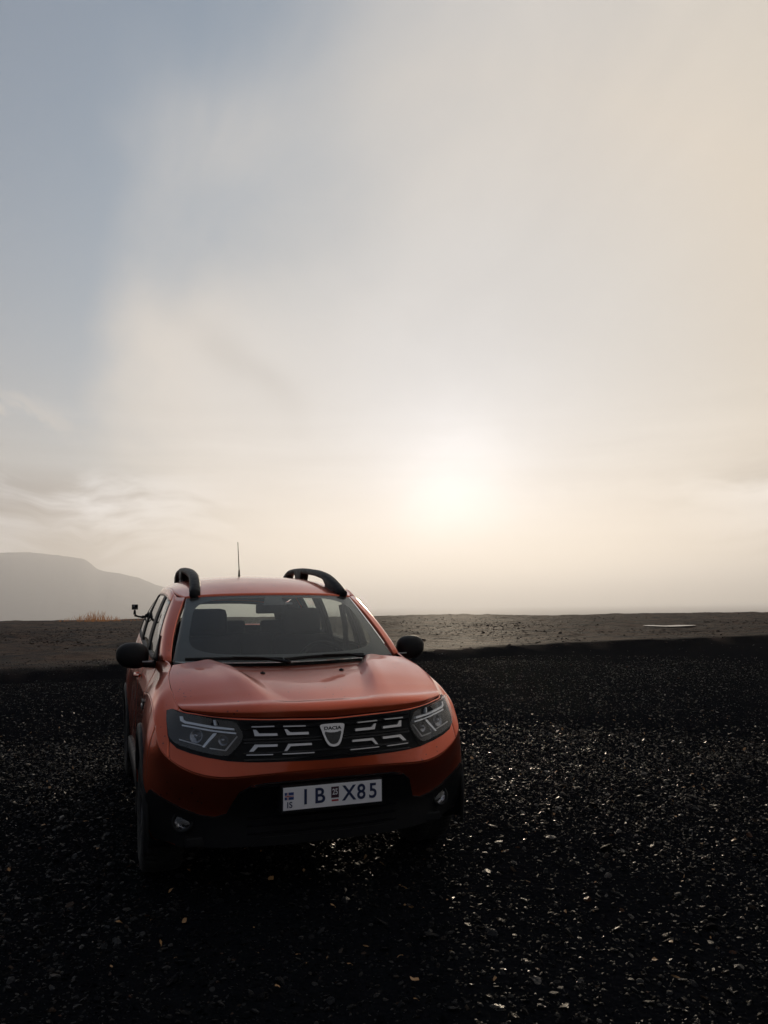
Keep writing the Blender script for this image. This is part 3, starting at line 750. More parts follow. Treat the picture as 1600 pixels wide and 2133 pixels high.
# --- windshield with its black printed border
S_ = shield(np.linspace(0, 1, 40), np.linspace(0, 1, 40)); Sf = np.concatenate([(S_*MIR)[:, :0:-1], S_], axis=1)
ws = panel('windshield', [(Sf, False)], mat=[GLASS], th=.005)
def frit():
    n = 64; mb = MB()
    def pt(p, q):
        P = shield(np.array([abs(p)]), np.array([q]))[0, 0].copy(); P[0] *= (1 if p >= 0 else -1)
        return P + np.array([0, .006, -.005])
    # outer edge loop and inner rounded loop, paired by angle
    outer, inner = [], []
    for k in range(4*n):
        t = 2*math.pi*(k + .5)/(4*n); c, s = math.cos(t), math.sin(t)
        m_ = max(abs(c), abs(s)); outer.append(pt(c/m_, .5 + .5*s/m_))
        e = 5.0; w = (abs(c)**e + abs(s)**e)**(-1/e); inner.append(pt(.90*w*c, .53 + (.425)*w*s))
    P = np.array([outer, inner]); mb.grid(P, wrap=True)
    # block behind the mirror and the sensor
    blk = np.array([[pt(-.14 + .28*i/8 + (.05*(1 - j/4) if i == 8 else -.05*(1 - j/4) if i == 0 else 0)*-1, .965 - .14*(j/4)) for i in range(9)] for j in range(5)])
    mb.grid(blk)
    o = mb.build('windshield_border', principled('frit_black', (.012, .012, .014), .35), ws); return o
frit()
# cowl under the glass, between bonnet and windshield
def cowl():
    xs = np.linspace(-.71, .71, 41); P = []
    hb = hood(np.clip(np.abs(xs)/.728, 0, 1), np.array([0.]))[0]
    base = shield(np.clip(np.abs(xs)/.712, 0, 1), np.array([.02]))[0]
    for i, x in enumerate(xs):
        a = np.array([x, hb[i, 1] - .02, hb[i, 2] - .028]); b = np.array([x, base[i, 1] + .01, base[i, 2] - .012])
        P.append([a, a*.5 + b*.5 + np.array([0, 0, -.006]), b])
    mb = MB(); mb.grid(np.array(P)); return solid(fix_normals(mb.build('cowl', BLACK, car)), .01)
cowl()
# --- wipers
def wiper(x0, x1, side):
    def on(x, q, d=.018):
        p = shield(np.array([min(abs(x)/.70, 1)]), np.array([q]))[0, 0]; return np.array([x, p[1] - d*.6, p[2] + d*.75])
    w = empty('wiper', (0, 0, 0), car)
    piv = on(x0, -.02, .012)
    MB().tube([piv, on(x0*.75 + x1*.25, .012, .030), on(x0*.45 + x1*.55, .035, .022)], [.010, .008, .005], 8).build('arm', BLACK, w)
    bl = [on(x, .018 + .018*math.sin((x - x0)/(x1 - x0)*3.14), .010) for x in np.linspace(x0*.95 + x1*.05, x1, 12)]
    MB().tube(bl, .0085, 6, flat=1.4).build('blade', RUBBER, w)
    MB().lathe([(-.012, .001), (-.012, .016), (.012, .014), (.016, .001)], piv, 'z', 14).build('pivot', BLACK, w)
wiper(-.02, -.64, -1); wiper(.52, -.04, 1)
# --- washer nozzles
for s in (-1, 1):
    p = hood(np.array([.238/.765]), np.linspace(0, 1, 200))[:, 0]; k = np.argmin(np.abs(p[:, 1] - .69)); c = p[k]
    mb = MB().lathe([(-.004, .015), (.004, .015), (.007, .012), (.008, .001)], (s*.238, c[1], c[2]), 'z', 14); mb.box((s*.238, c[1] + .004, c[2] + .008), (.005, .006, .003))
    mb.build('washer_nozzle', BLACK, car)

# --- things laid over the skin of the nose: outlines in front view (x, z), thickness along the normal
_fa = body(np.linspace(0, U[9], 220), np.concatenate([np.linspace(0, 3, 70), np.linspace(3.02, 6, 70)]))
_mb = MB(); _mb.grid(_fa); _mb.grid(_fa*MIR)
NOSE = BVHTree.FromPolygons([Vector(v) for v in _mb.V], _mb.F)
def skin(x, z, off):
    h, n, i, d = NOSE.ray_cast(Vector((x, -1, z)), Vector((0, 1, 0)), 4)
    if h is None:
        h, n, i, d = NOSE.find_nearest(Vector((x, .35, z)))
    if n.y > 0: n = -n
    return h + n*off
def resample(poly, step):
    out = []; n = len(poly)
    for i in range(n):
        a = np.array(poly[i], float); b = np.array(poly[(i+1) % n], float); k = max(1, int(np.linalg.norm(b - a)/step))
        for j in range(k): out.append(a + (b - a)*j/k)
    return out
def smooth_poly(poly, it=1):
    for _ in range(it):
        q = []
        for i in range(len(poly)):
            a = np.array(poly[i], float); b = np.array(poly[(i+1) % len(poly)], float); q += [a*.75 + b*.25, a*.25 + b*.75]
        poly = q
    return poly
def region(name, poly, mat, parent, top, base, step=.02, mirror=1, fn=None, smooth=True, tilt=0.):
    f = fn or skin
    zc = sum(q[1] for q in poly)/len(poly)
    B_ = resample(poly, step); n = len(B_)
    xs = np.array(B_); lo = xs.min(0); hi = xs.max(0)
    pts = [Vector((float(a), float(b))) for a, b in B_]
    for a in np.arange(lo[0] + step, hi[0], step):
        for b in np.arange(lo[1] + step, hi[1], step):
            # inside test with margin
            inside = False; j = n - 1
            for i in range(n):
                if ((xs[i, 1] > b) != (xs[j, 1] > b)) and (a < (xs[j, 0] - xs[i, 0])*(b - xs[i, 1])/(xs[j, 1] - xs[i, 1] + 1e-12) + xs[i, 0]): inside = not inside
                j = i
            if inside and np.min(np.hypot(xs[:, 0] - a, xs[:, 1] - b)) > step*.45: pts.append(Vector((float(a), float(b))))
    cd = delaunay_2d_cdt(pts, [], [list(range(n))], 1, 1e-6)
    vs_, fs, orig = cd[0], cd[2], cd[3]
    V = [f(v.x*mirror, v.y, top + tilt*(zc - v.y)) for v in vs_]; Fc = [tuple(q) for q in fs]
    # rim
    inv = {}
    for i, og in enumerate(orig):
        for q in og: inv[q] = i
    m0 = len(V)
    for k in range(n): V.append(f(B_[k][0]*mirror, B_[k][1], base))
    for k in range(n):
        a, b = inv.get(k), inv.get((k+1) % n)
        if a is None or b is None or a == b: continue
        Fc.append((a, b, m0 + (k+1) % n, m0 + k))
    o = mesh_obj(name, V, Fc, mat, parent, smooth)
    bm = bmesh.new(); bm.from_mesh(o.data); bmesh.ops.recalc_face_normals(bm, faces=bm.faces[:]); bm.to_mesh(o.data); bm.free()
    s = sum(p.normal.y*p.area for p in o.data.polygons)
    if s > 0: o.data.flip_normals()
    md = o.modifiers.new('edges', 'EDGE_SPLIT'); md.split_angle = R(50)
    return o
# black grille band between the lamps
BOT = [(0.0, .671), (.1479, .673), (.3089, .6758), (.414, .6786), (.5149, .6858), (.6147, .702), (.6904, .7211), (.7505, .7428), (.7824, .7712)]
TOPE = [(0, .869), (.2, .876), (.4, .882), (.47, .884)]
gp = [(-x, z) for x, z in TOPE[::-1]] + TOPE[1:] + [(.50, .80), (.545, .695)] + [(x, z) for x, z in BOT[4::-1]] + [(-x, z) for x, z in BOT[1:5]] + [(-.545, .695), (-.50, .80)]
grille = region('grille', gp, BLACK, car, .004, -.012, .025)
grille['label'] = 'black grille with silver hooked bars around the badge'
# horizontal ribs deep in the grille give it depth
for zz in (.865, .838, .787, .772, .722, .690):
    region('grille_rib', [(-.44, zz - .004), (.44, zz - .004), (.44, zz + .004), (-.44, zz + .004)], GLOSSB, grille, .012, .0, .03)
BITS = {
 'th_o': [(.4006, .8525), (.2923, .8525), (.2923, .8478), (.4006, .8478)],
 'hk_o': [(.394, .8352), (.380, .8352), (.3653, .8170), (.2784, .8150), (.277, .8035), (.3857, .8050)],
 'lk_o': [(.387, .7630), (.277, .7608), (.2784, .7500), (.3721, .7510), (.3924, .7305), (.4127, .7305)],
 'tl_o': [(.4261, .7165), (.3006, .7150), (.3006, .7108), (.4261, .7124)],
 'th_i': [(.2479, .8500), (.1367, .8475), (.1367, .8428), (.2479, .8452)],
 'hk_i': [(.2423, .8325), (.2298, .8318), (.2131, .8164), (.1228, .8147), (.1214, .8025), (.2298, .8040)],
 'lk_i': [(.2242, .7600), (.1074, .7587), (.1060, .7490), (.2131, .7485), (.2312, .7275), (.2451, .7272)],
 'tl_i': [(.2534, .7151), (.0949, .7138), (.0949, .7096), (.2534, .7108)]}
for s in (1, -1):
    for k, p in BITS.items(): region('grille_bar', p, SILVER, grille, .019, .004, .03, mirror=s, smooth=False, tilt=.32)
# badge: silver shield with a dark bowl
def flat_text(txt, size, loc, mat, parent, name, ext=.001, spacing=1., sx=1.0, rake=0.):
    cu = bpy.data.curves.new(name, 'FONT'); cu.body = txt; cu.size = size; cu.extrude = ext; cu.align_x = 'CENTER'; cu.align_y = 'CENTER'; cu.space_character = spacing; cu.offset = size*.016
    t = bpy.data.objects.new('t', cu); COL.objects.link(t); dg = bpy.context.evaluated_depsgraph_get()
    me = bpy.data.meshes.new_from_object(t.evaluated_get(dg)); bpy.data.objects.remove(t)
    o = bpy.data.objects.new(name, me); COL.objects.link(o); me.materials.clear(); me.materials.append(mat)
    o.parent = parent; o.matrix_local = Matrix.Translation(loc) @ Matrix.Rotation(R(90) - rake, 4, 'X') @ Matrix.Diagonal((sx, 1, 1, 1)); return o
BC = Vector((0, .030, .80)); badge = empty('badge', (0, 0, 0), car); badge['label'] = 'silver shield badge with dark bowl'
def bfn(x, z, off): return Vector((x, .058 - off + .10*x*x + .36*(z - .80), z))
sh = [(.0665, .847), (.062, .828), (.047, .782), (.036, .757), (.022, .744), (0, .740)]
sh = sh + [(-x, z) for x, z in sh[-2::-1]]
region('shield', smooth_poly(sh + [(-.03, .850), (.03, .850)], 1), CHROME, badge, .016, -.03, .012, fn=bfn)
bw = [(.047, .816), (.034, .779), (.023, .762), (.012, .755), (0, .753)]
bw = bw + [(-x, z) for x, z in bw[-2::-1]]
region('bowl', smooth_poly(bw + [(-.02, .808), (.02, .808)], 1), GLOSSB, badge, .0185, .0, .012, fn=bfn)
flat_text('DACIA', .0235, (0, .0490, .8285), GLOSSB, badge, 'lettering', .0012, 1.0, 1.28, math.atan(.36))
# --- headlights
LAMP = [(0.7714, 0.9088), (0.754, 0.9172), (0.7188, 0.9084), (0.6521, 0.8989), (0.5882, 0.8905), (0.5234, 0.8819), (0.472, 0.876), (0.4504, 0.8392), (0.4382, 0.8099), (0.4449, 0.7872), (0.4636, 0.7565), (0.494, 0.7237), (0.515, 0.7104), (0.5745, 0.7149), (0.65, 0.7291), (0.7147, 0.7485), (0.7542, 0.7627), (0.7761, 0.786), (0.7812, 0.8292), (0.7812, 0.8781)]
HOUS = [(.790, .912), (.760, .922), (.70, .908), (.588, .896), (.47, .885), (.44, .81), (.50, .70)] + BOT[4:] + [(.792, .80), (.794, .87)]
LB = {
 'drl': [(.7294, .8925), (.7169, .8925), (.7126, .8765), (.6994, .8694), (.5879, .8545), (.4836, .8438), (.4796, .8345), (.5874, .8435), (.7042, .8590), (.7240, .8700)],
 'tick': [(.5760, .8836), (.5665, .8829), (.5580, .8560), (.5690, .8570)],
 'strip2': [(.7193, .8535), (.588, .8350), (.473, .8226), (.4729, .8154), (.5873, .8271), (.7196, .8461)],
 'slash': [(.5779, .8162), (.5628, .8200), (.5629, .8113), (.616, .7467), (.6275, .7489)]}
LINES = {'a': [(.7339, .7843), (.6323, .7587), (.6325, .7545), (.7347, .7790)], 'b': [(.594, .747), (.5242, .7389), (.4716, .8053), (.4676, .8019), (.5203, .7338), (.594, .7418)]}
BOWLS = [(.655, .800, .034), (.530, .785, .026)]
for s in (1, -1):
    hl = empty('headlight', (0, 0, 0), car)
    hl['label'] = 'headlight on the right of the picture, catching the low sun' if s > 0 else 'headlight on the left of the picture, reflecting blue sky'
    region('housing', HOUS, BLACK, hl, .006, -.012, .022, mirror=s)
    for (bx, bz, br) in BOWLS:          # reflector bowls
        mb = MB(); c = skin(s*bx, bz, .0105); n = (skin(s*bx, bz, .05) - c).normalized(); a = n.orthogonal().normalized(); b = n.cross(a)
        P = []
        for rr, dd in ((br, .006), (br*.92, .006), (br*.75, .001), (br*.4, -.003), (br*.12, -.004)):
            P.append([c + n*dd + (a*math.cos(t) + b*math.sin(t))*rr for t in np.linspace(0, 2*np.pi, 20, endpoint=False)])
        mb.grid(np.array(P), wrap=True)
        q = MB(); q.lathe([(-.006, .001), (-.006, .010), (.010, .010), (.014, .006), (.015, .001)], (0, 0, 0), 'z', 12)
        rot = n.to_track_quat('Z', 'Y').to_matrix(); mb.add([rot @ Vector(v) + c for v in q.V], q.F)
        mb.build('reflector', REFL, hl)
    for k, p in LB.items(): region('light_strip', p, LIGHTG, hl, .018, .004, .03, mirror=s, smooth=False, tilt=.24)
    for k, p in LINES.items(): region('bezel_line', p, SILVER, hl, .016, .004, .03, mirror=s, smooth=False)
    region('lens', smooth_poly(LAMP, 1), LENS, hl, .027, .004, .022, mirror=s)
# --- black lower part of the bumper, plate, fog lamps
LOW = [(0, .580), (.33, .575), (.405, .562), (.455, .525), (.485, .46), (.505, .410), (.56, .395), (.63, .405), (.72, .44), (.80, .485), (.868, .53), (.885, .50), (.875, .36), (.83, .255), (.70, .243), (.4, .243), (0, .243)]
LOWF = LOW + [(-x, z) for x, z in LOW[-2:0:-1]]
low = region('lower_bumper', LOWF, BLACK, car, .012, -.010, .03)
for zz in (.56, .385, .345, .305):
    region('air_slat', [(-.40, zz - .006), (.40, zz - .006), (.40, zz + .006), (-.40, zz + .006)], GLOSSB, low, .016, .002, .04)
skid = region('skid_plate', [(-.38, .243), (.38, .243), (.33, .285), (-.33, .285)], BLACK, low, .018, .0, .03)
PY = .040
plate = empty('number_plate', (0, 0, 0), car); plate['label'] = 'white number plate reading IB X85'
def slab(name, x0, x1, z0, z1, y, mat, parent, t=.0015, bev=0.):
    mb = MB().box(((x0+x1)/2, y, (z0+z1)/2), ((x1-x0)/2, t, (z1-z0)/2), bev=bev); return mb.build(name, mat, parent, smooth=False)
PZ = .5005
slab('plate_holder', -.268, .268, PZ - .070, PZ + .060, PY + .054, BLACK, plate, .050, .006)
slab('plate_sheet', -.258, .258, PZ - .0545, PZ + .0545, PY + .0015, PLATEW, plate, .002, .0012)
def rot_text(t, sz, x, z, nm, mat, sx=1., sp=1.): return flat_text(t, sz, (x, PY - .0015, PZ + z), mat, plate, nm, .0008, sp, sx)
# read from the front the car's right hand is on the left of the plate
rot_text('I', .103, -.145, .0, 'character', PLATEB, 1.); rot_text('B', .103, -.072, .0, 'character', PLATEB, .98)
rot_text('X', .103, .082, .0, 'character', PLATEB, .95); rot_text('8', .103, .147, .0, 'character', PLATEB, .92); rot_text('5', .103, .210, .0, 'character', PLATEB, .92)
rot_text('IS', .040, -.226, -.030, 'country_code', PLATEB, .95, 1.1)
fl = slab('flag', -.251, -.205, PZ - .004, PZ + .031, PY - .0010, FLAGB, plate, .0006)
slab('flag_cross', -.251, -.205, PZ + .0095, PZ + .0175, PY - .0020, PLATEW, fl, .0005); slab('flag_cross', -.239, -.231, PZ - .004, PZ + .031, PY - .0022, PLATEW, fl, .0005)
slab('flag_cross', -.251, -.205, PZ + .0118, PZ + .0152, PY - .0030, FLAGR, fl, .0005); slab('flag_cross', -.2367, -.2333, PZ - .004, PZ + .031, PY - .0032, FLAGR, fl, .0005)
st = slab('inspection_sticker', -.012, .028, PZ - .014, PZ + .040, PY - .0010, STICK, plate, .0006)
flat_text('25', .040, (.008, PY - .0022, PZ + .014), PLATEW, st, 'lettering', .0004, 1., .72)
slab('sticker_print', -.010, .026, PZ - .031, PZ - .022, PY - .0008, FLAGR, plate, .0004)
for s in (1, -1):
    fg = empty('fog_lamp', (0, 0, 0), car); c = skin(s*.705, .372, .010); n = Vector((s*.26, -.90, .26)).normalized()
    rot = n.to_track_quat('Z', 'Y').to_matrix()
    def put(name, prof, m, k=24, sc=(1, 1, 1)):
        q = MB().lathe(prof, (0, 0, 0), 'z', k); return mesh_obj(name, [rot @ Vector((v[0]*sc[0], v[1]*sc[1], v[2])) + c for v in q.V], q.F, m, fg)
    put('bezel', [(-.03, .058), (.012, .056), (.014, .046), (.002, .042)], BLACK)
    # fluted bowl
    q = MB(); th = np.linspace(0, 2*np.pi, 36, endpoint=False); P = []
    for a_, r_ in ((.002, .042), (-.008, .034), (-.014, .020), (-.015, .001)): P.append(np.stack([r_*np.cos(th), r_*np.sin(th), a_ + .0025*np.sin(th*9)*(r_ > .01)], 1))
    q.grid(np.array(P), wrap=True); mesh_obj('reflector', [rot @ Vector(v) + c for v in q.V], q.F, CHROME, fg)
    put('lens', [(.004, .043), (.009, .030), (.011, .001)], LENS)

# --- wheel arches, wheels
def wheel(x, y, s, steer=0.):
    w = empty('wheel', (x, y, .345), car); w.rotation_euler = (0, 0, steer)
    t = MB(); pr = [(-.100, .20), (-.112, .225), (-.114, .28), (-.104, .325), (-.085, .340), (-.05, .345), (.05, .345), (.085, .340), (.104, .325), (.114, .28), (.112, .225), (.100, .20)]
    t.lathe(pr, (0, 0, 0), 'x', 64)
    for k in range(56):
        a = 2*math.pi*k/56
        for sx in (-1, 1):
            rot = Matrix.Rotation(a + sx*.03, 3, 'X'); t.add([rot @ Vector(v) for v in [(sx*.035, -.014, .338), (sx*.100, -.010, .330), (sx*.100, .012, .330), (sx*.035, .010, .338), (sx*.035, -.012, .349), (sx*.098, -.008, .337), (sx*.098, .010, .337), (sx*.035, .008, .349)]], [(4, 5, 6, 7), (0, 1, 5, 4), (1, 2, 6, 5), (2, 3, 7, 6), (3, 0, 4, 7)])
    t.build('tyre', RUBBER, w)
    r = MB(); r.lathe([(s*.100, .205), (s*.108, .222), (s*.098, .218), (s*.06, .205), (-s*.09, .20)], (0, 0, 0), 'x', 48)
    for k in range(5):
        a = 2*math.pi*k/5
        for d in (-.16, .16):
            rot = Matrix.Rotation(a + d, 3, 'X')
            r.add([rot @ Vector(v) for v in [(s*.082, -.018, .04), (s*.082, .018, .04), (s*.100, .013, .208), (s*.100, -.013, .208), (s*.050, -.018, .04), (s*.050, .018, .04), (s*.068, .013, .208), (s*.068, -.013, .208)]], [(0, 1, 2, 3), (4, 7, 6, 5), (0, 4, 5, 1), (1, 5, 6, 2), (2, 6, 7, 3), (3, 7, 4, 0)])
    r.lathe([(s*.088, .001), (s*.090, .035), (s*.078, .062), (s*.05, .065)], (0, 0, 0), 'x', 24)
    r.build('rim', ALLOY, w, smooth=False)
    MB().lathe([(s*.0, .001), (s*.0, .14), (s*.012, .14), (s*.012, .001)], (0, 0, 0), 'x', 32).build('brake_disc', principled('brake', (.12, .11, .11), .4, metal=.8), w)
    return w
for s in (1, -1):
    for y in (.845, 3.52): wheel(s*.783, y, s)
    for yc in (.845, 3.52):
        P = []; rad = .40
        for a in np.linspace(R(-38), R(218), 70):
            yy = yc - math.cos(a)*1.; ys = yc + math.cos(a)*rad*-1; zs = .345 + math.sin(a)*rad
            if zs < .2: continue
            lx = .885 + .022*max(0, math.sin(a))
            dirv = np.array([0, -math.cos(a), math.sin(a)])
            c = np.array([0, yc, .345])
            P.append([c + dirv*(rad + o_) + np.array([s*x_, 0, 0]) for o_, x_ in ((.055, lx - .012), (.050, lx + .006), (.012, lx + .014), (-.012, lx + .010), (-.016, lx - .03), (-.010, .55))])
        mb = MB(); mb.grid(np.array(P)); o = mb.build('wheel_arch', BLACK, car); fix_normals(o); solid(o, .004, off=0)
# sills and underbody
for s in (1, -1):
    ys = np.linspace(1.24, 3.14, 20); P = [[np.array([s*x_, y, z_]) for x_, z_ in ((.868, .42), (.892, .40), (.890, .30), (.855, .245), (.70, .23))] for y in ys]
    mb = MB(); mb.grid(np.array(P)); solid(fix_normals(mb.build('sill', BLACK, car)), .006)
MB().box((0, 2.15, .27), (.70, 1.85, .025), bev=.01).build('underbody', BLACK, car, smooth=False)
MB().box((0, .75, .55), (.50, .42, .22), bev=.03).build('engine_block', BLACK, car, smooth=False)

# --- roof rails
def rail(s):
    yk = [1.63, 1.68, 1.76, 1.92, 2.10, 2.43, 2.80, 3.04, 3.20, 3.32]; xk = [.530, .522, .512, .503, .498, .496, .494, .490, .490, .490]
    zt = [1.566, 1.596, 1.634, 1.688, 1.722, 1.757, 1.780, 1.782, 1.770, 1.735]
    n = 60; y = np.linspace(yk[0], yk[-1], n); x = np.interp(y, yk, xk); z = hspline(yk, np.array(zt)[:, None], y)[:, 0]
    def roof_z(xx, yy):
        g = roof(np.array([min(xx/.64, 1)]), np.linspace(0, 1, 240))[:, 0]; return np.interp(yy, g[:, 1], g[:, 2])
    o = empty('roof_rail', (0, 0, 0), car)
    # the bar: rounded section, underside cut away between the feet
    P = []
    for i in range(n):
        rz = roof_z(x[i], y[i]) - .012
        depth = .046
        foot = 0.
        if y[i] < 1.86: foot = 1.
        elif y[i] < 1.98: foot = 1 - (y[i] - 1.86)/.12
        if y[i] > 3.16: foot = min(1, (y[i] - 3.16)/.08)
        if 2.66 < y[i] < 2.86: foot = 1.
        und = (z[i] - depth)*(1 - foot) + rz*foot; und = min(max(und, rz), z[i] - .008)
        w = .036; zz = z[i]
        h = zz - und
        sec = [(-.8*w, und), (-w, und + h*.3), (-w, zz - min(.018, h*.4)), (-.6*w, zz - .003), (0, zz), (.6*w, zz - .003), (w, zz - min(.018, h*.4)), (w, und + h*.3), (.8*w, und)]
        P.append([np.array([s*(x[i] + a), y[i], b]) for a, b in sec])
    mb = MB(); mb.grid(np.array(P), wrap=True); k = len(P[0]); mb.F.append(tuple(range(k))); mb.F.append(tuple(range((n-1)*k, n*k)))
    b = mb.build('bar', BLACK, o); fix_normals(b)
    for y0, y1 in ((1.64, 1.95), (2.63, 2.89), (3.13, 3.33)):
        yy = np.linspace(y0, y1, 12); P = []
        for q in yy:
            xx = np.interp(q, yk, xk); rz = roof_z(xx, q); wd = .043*(math.sin(math.pi*(q - y0 + .01)/(y1 - y0 + .02))**.35)
            P.append([np.array([s*(xx - wd), q, rz - .012]), np.array([s*(xx - wd*.85), q, rz + .012]), np.array([s*(xx + wd*.85), q, rz + .010]), np.array([s*(xx + wd), q, rz - .016])])
        m2 = MB(); m2.grid(np.array(P)); fix_normals(m2.build('foot_pad', BLACK, o))
    return o
for s in (1, -1): rail(s)
# --- antenna
an = empty('antenna', (0, 0, 0), car)
ab = np.array([0., 3.02, 1.698])
MB().lathe([(-.01, .028), (.004, .026), (.012, .014), (.03, .009), (.075, .0065), (.078, .001)], ab, 'z', 16).build('base', BLACK, an)
tp = [ab + np.array([0, .00 + .10*t*0 - .0*t, .07 + .255*t]) + np.array([-.004*t, .06*t, 0]) for t in np.linspace(0, 1, 24)]
MB().tube(tp, [.0042 - .0016*t + .0009*(k % 2) for k, t in enumerate(np.linspace(0, 1, 24))], 6).build('mast', BLACK, an)
# --- door mirrors
def mirror(s):
    o = empty('side_mirror', (0, 0, 0), car); n, m = 36, 26; P = []
    for i in range(n):
        th = 2*math.pi*i/n; row = []
        for j in range(m):
            ph = math.pi*(j + .0)/(m - 1)
            cx, cy, cz = math.cos(ph), math.sin(ph)*math.cos(th), math.sin(ph)*math.sin(th)
            sg = lambda v, e: math.copysign(abs(v)**e, v)
            # wide rounded outer end, squarer inner end, flat back for the glass
            k = (cx + 1)/2
            x_ = .100*sg(cx, .85); z_ = .086*sg(cz, .80)*(1 - .16*k*k)*(1.0 if cz < 0 else 1 - .06*(1 - k)); y_ = .078*sg(cy, .9) if cy < 0 else .040*sg(cy, .5)
            row.append(np.array([s*(.938 + x_), 1.335 + y_, 1.162 + z_ - .012*(1 - k)]))
        P.append(row)
    P.append(P[0]); mb = MB(); mb.grid(np.array(P)); h = mb.build('shell', BLACK, o); fix_normals(h)
    g = []
    for i in range(28):
        th = 2*math.pi*i/28; g.append((s*(.940 + .082*math.copysign(abs(math.cos(th))**.7, math.cos(th))), 1.3775, 1.160 + .064*math.copysign(abs(math.sin(th))**.7, math.sin(th))))
    mesh_obj('mirror_glass', g, [tuple(range(28))], principled('mirror_glass', (.7, .7, .72), .03, metal=1.), o, smooth=False)
    P = []
    for t in np.linspace(0, 1, 8):
        c = np.array([s*(.80 + .10*t), 1.335 - .015*math.sin(t*3.14), 1.095 + .012*t]); P.append([c + np.array([0, .045*math.cos(a)*(1 - .2*t), .024*math.sin(a)]) for a in np.linspace(0, 2*math.pi, 14, endpoint=False)])
    mb = MB(); mb.grid(np.array(P), wrap=True); mb.build('arm', BLACK, o)
    # black corner panel the mirror is bolted to
    tri = green(np.linspace(1.72, 2.14, 8), np.linspace(0.0, .36, 8)).copy()
    for i in range(8):
        for j in range(8):
            w = max(0., 1 - (j/7.)); a = green(np.array([1.75]), np.array([.36*j/7]))[0, 0]; b = green(np.array([1.75 + .42*w]), np.array([.36*j/7]))[0, 0]
            tri[i, j] = a + (b - a)*i/7 + np.array([.006, 0, 0])
    mb = MB(); mb.grid(tri*np.array([s, 1, 1.])); solid(fix_normals(mb.build('corner_panel', BLACK, o)), .012, off=0)
    strip_ = MB().box((s*.852, 1.262, 1.118), (.030, .004, .004), bev=.001); strip_.build('trim_strip', SILVER, o)
    return o
for s in (1, -1): mirror(s)
# --- side details: door handles, indicator repeater, black wing vent
for s in (1, -1):
    for y in (1.98, 2.98):
        MB().tube([(s*.868, y - .10, .985), (s*.892, y - .07, .985), (s*.894, y + .07, .985), (s*.868, y + .10, .985)], .012, 8).build('door_handle', PAINT, car)
    q = body(np.array([U[12] - .03]), np.array([3.5]))[0, 0]
    MB().box((s*(q[0] + .003), q[1], q[2]), (.008, .085, .030), bev=.006).build('wing_vent', BLACK, car)
    MB().box((s*(q[0] + .010), q[1] - .02, q[2]), (.006, .040, .011), bev=.004).build('vent_trim', SILVER, car)

# --- cabin
def seat(x, y, nm='seat', w=.25):
    o = empty(nm, (0, 0, 0), car)
    def cushion(name, c, h, lean=0., bev=.06):
        mb = MB().box(c, h, Matrix.Rotation(lean, 3, 'X'), bev); return mb.build(name, CLOTH, o)
    cushion('cushion', (x, y, .62), (w, .25, .08))
    cushion('backrest', (x, y + .36, .93), (w, .075, .31), R(-14), .055)
    cushion('headrest', (x, y + .475, 1.335), (.155, .055, .105), R(-10), .05)
    for d in (-.06, .06): MB().tube([(x + d, y + .45, 1.20), (x + d, y + .47, 1.28)], .007, 6).build('headrest_post', CHROME, o)
seat(-.37, 1.78); seat(.37, 1.78)
rb = empty('rear_bench', (0, 0, 0), car)
MB().box((0, 2.95, .64), (.62, .25, .09), None, .06).build('cushion', CLOTH, rb); MB().box((0, 3.30, .92), (.62, .07, .30), Matrix.Rotation(R(-16), 3, 'X'), .05).build('backrest', CLOTH, rb)
for x in (-.38, 0, .38): MB().box((x, 3.40, 1.255), (.12, .045, .075), None, .035).build('headrest', CLOTH, rb)
MB().box((0, 2.3, .45), (.72, 1.5, .02)).build('cabin_floor', TRIM, car, smooth=False)
MB().box((0, 3.80, 1.02), (.60, .30, .02), bev=.01).build('parcel_shelf', TRIM, car, smooth=False)
def dash():
    P = []
    for x in np.linspace(-.70, .70, 40):
        h = .0 + .035*math.exp(-((x - .37)/.20)**4); e = 1 - .03*(abs(x)/.7)**2
        P.append([np.array([x, 1.03 + .06*(abs(x)/.7)**2, 1.085*e]), np.array([x, 1.18, 1.088*e]), np.array([x, 1.30, 1.092*e + h]), np.array([x, 1.385, 1.075*e + h*.8]), np.array([x, 1.42, .98]), np.array([x, 1.38, .70])])
    mb = MB(); mb.grid(np.array(P)); d = mb.build('dashboard', TRIM, car); fix_normals(d); return solid(d, .01)
dash()
sw = empty('steering_wheel', (.37, 1.545, 1.02), car); sw.rotation_euler = (R(-24), 0, 0)
ring = [(.185*math.cos(t), 0, .185*math.sin(t)) for t in np.linspace(0, 2*math.pi, 41)]
MB().tube(ring, .016, 8, cap=False, upv=(0, 1, 0)).build('rim', BLACK, sw); MB().box((0, .01, -.02), (.075, .02, .055), bev=.018).build('hub', BLACK, sw)
for a, b in (((-.18, 0, .0), (-.06, .01, -.01)), ((.18, 0, .0), (.06, .01, -.01)), ((0, 0, -.18), (0, .01, -.06))): MB().tube([a, b], .014, 6).build('spoke', BLACK, sw)
rv = empty('interior_mirror', (0, 0, 0), car)
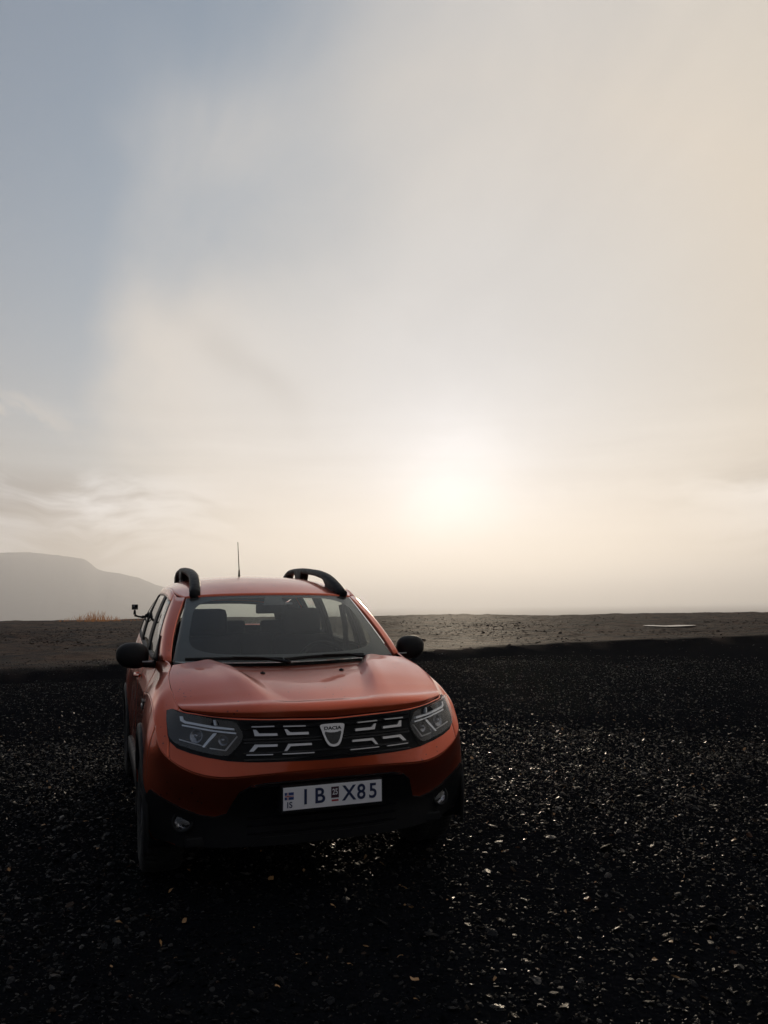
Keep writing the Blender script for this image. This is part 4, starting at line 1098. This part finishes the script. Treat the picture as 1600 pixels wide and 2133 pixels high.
MB().box((.0, 1.60, 1.435), (.115, .016, .033), Matrix.Rotation(R(6), 3, 'Z'), .014).build('housing', BLACK, rv); MB().tube([(0, 1.60, 1.455), (0, 1.565, 1.50)], .009, 8).build('stalk', BLACK, rv)
MB().box((.09, 1.545, 1.472), (.045, .003, .007)).build('toll_tag', principled('tag_grey', (.35, .36, .36), .5), rv, smooth=False)
for s in (1, -1):
    MB().tube([(s*.665, 2.12, 1.46), (s*.690, 2.10, 1.30), (s*.70, 2.10, 1.10)], .010, 6, flat=2.5).build('seat_belt', TRIM, car)

# ------------------------------------------------------------------ action camera on its clamp
ac = empty('action_camera', (-.755, 2.98, 1.36)); tag(ac, 'small black action camera on a jointed arm clamped to the rear side window', 'camera')
ac.location = (-.762, 2.98, 1.390); ac.scale = (.72, .72, .72)
def P3(dx, dy, dz): return (dx, dy, dz)
MB().box((-.148, 0, .098), (.034, .018, .030), None, .005).build('camera_body', add_noise(principled('camera_black', (.012, .012, .014), .5), 60, .4, .6), ac)
MB().lathe([(-.012, .014), (-.004, .014), (-.004, .011), (0, .010), (.001, .001)], (-.133, -.020, .104), 'y', 20).build('lens', GLOSSB, ac)
MB().box((-.160, -.0185, .112), (.010, .001, .006)).build('front_screen', principled('screen_grey', (.25, .26, .28), .2), ac, smooth=False)
MB().tube([(-.148, 0, .066), (-.148, 0, .045), (-.148, 0, .012)], [.010, .014, .016], 10).build('upper_joint', BLACK, ac)
MB().tube([(-.150, 0, .006), (-.110, 0, -.010), (-.060, 0, -.020), (-.020, 0, -.010)], [.014, .010, .013, .016], 8).build('arm', BLACK, ac)
MB().lathe([(-.02, .001), (-.02, .016), (.02, .016), (.02, .001)], (-.055, 0, -.014), 'y', 14).build('knob', BLACK, ac)
q = MB(); q.lathe([(-.035, .001), (-.035, .012), (-.012, .022), (.004, .040), (.010, .042), (.012, .001)], (0, 0, 0), 'x', 24); q.build('suction_cup', BLACK, ac)
MB().tube([(-.030, 0, -.018), (-.026, .004, -.050), (-.018, .004, -.082)], [.007, .006, .005], 8).build('lever', BLACK, ac)
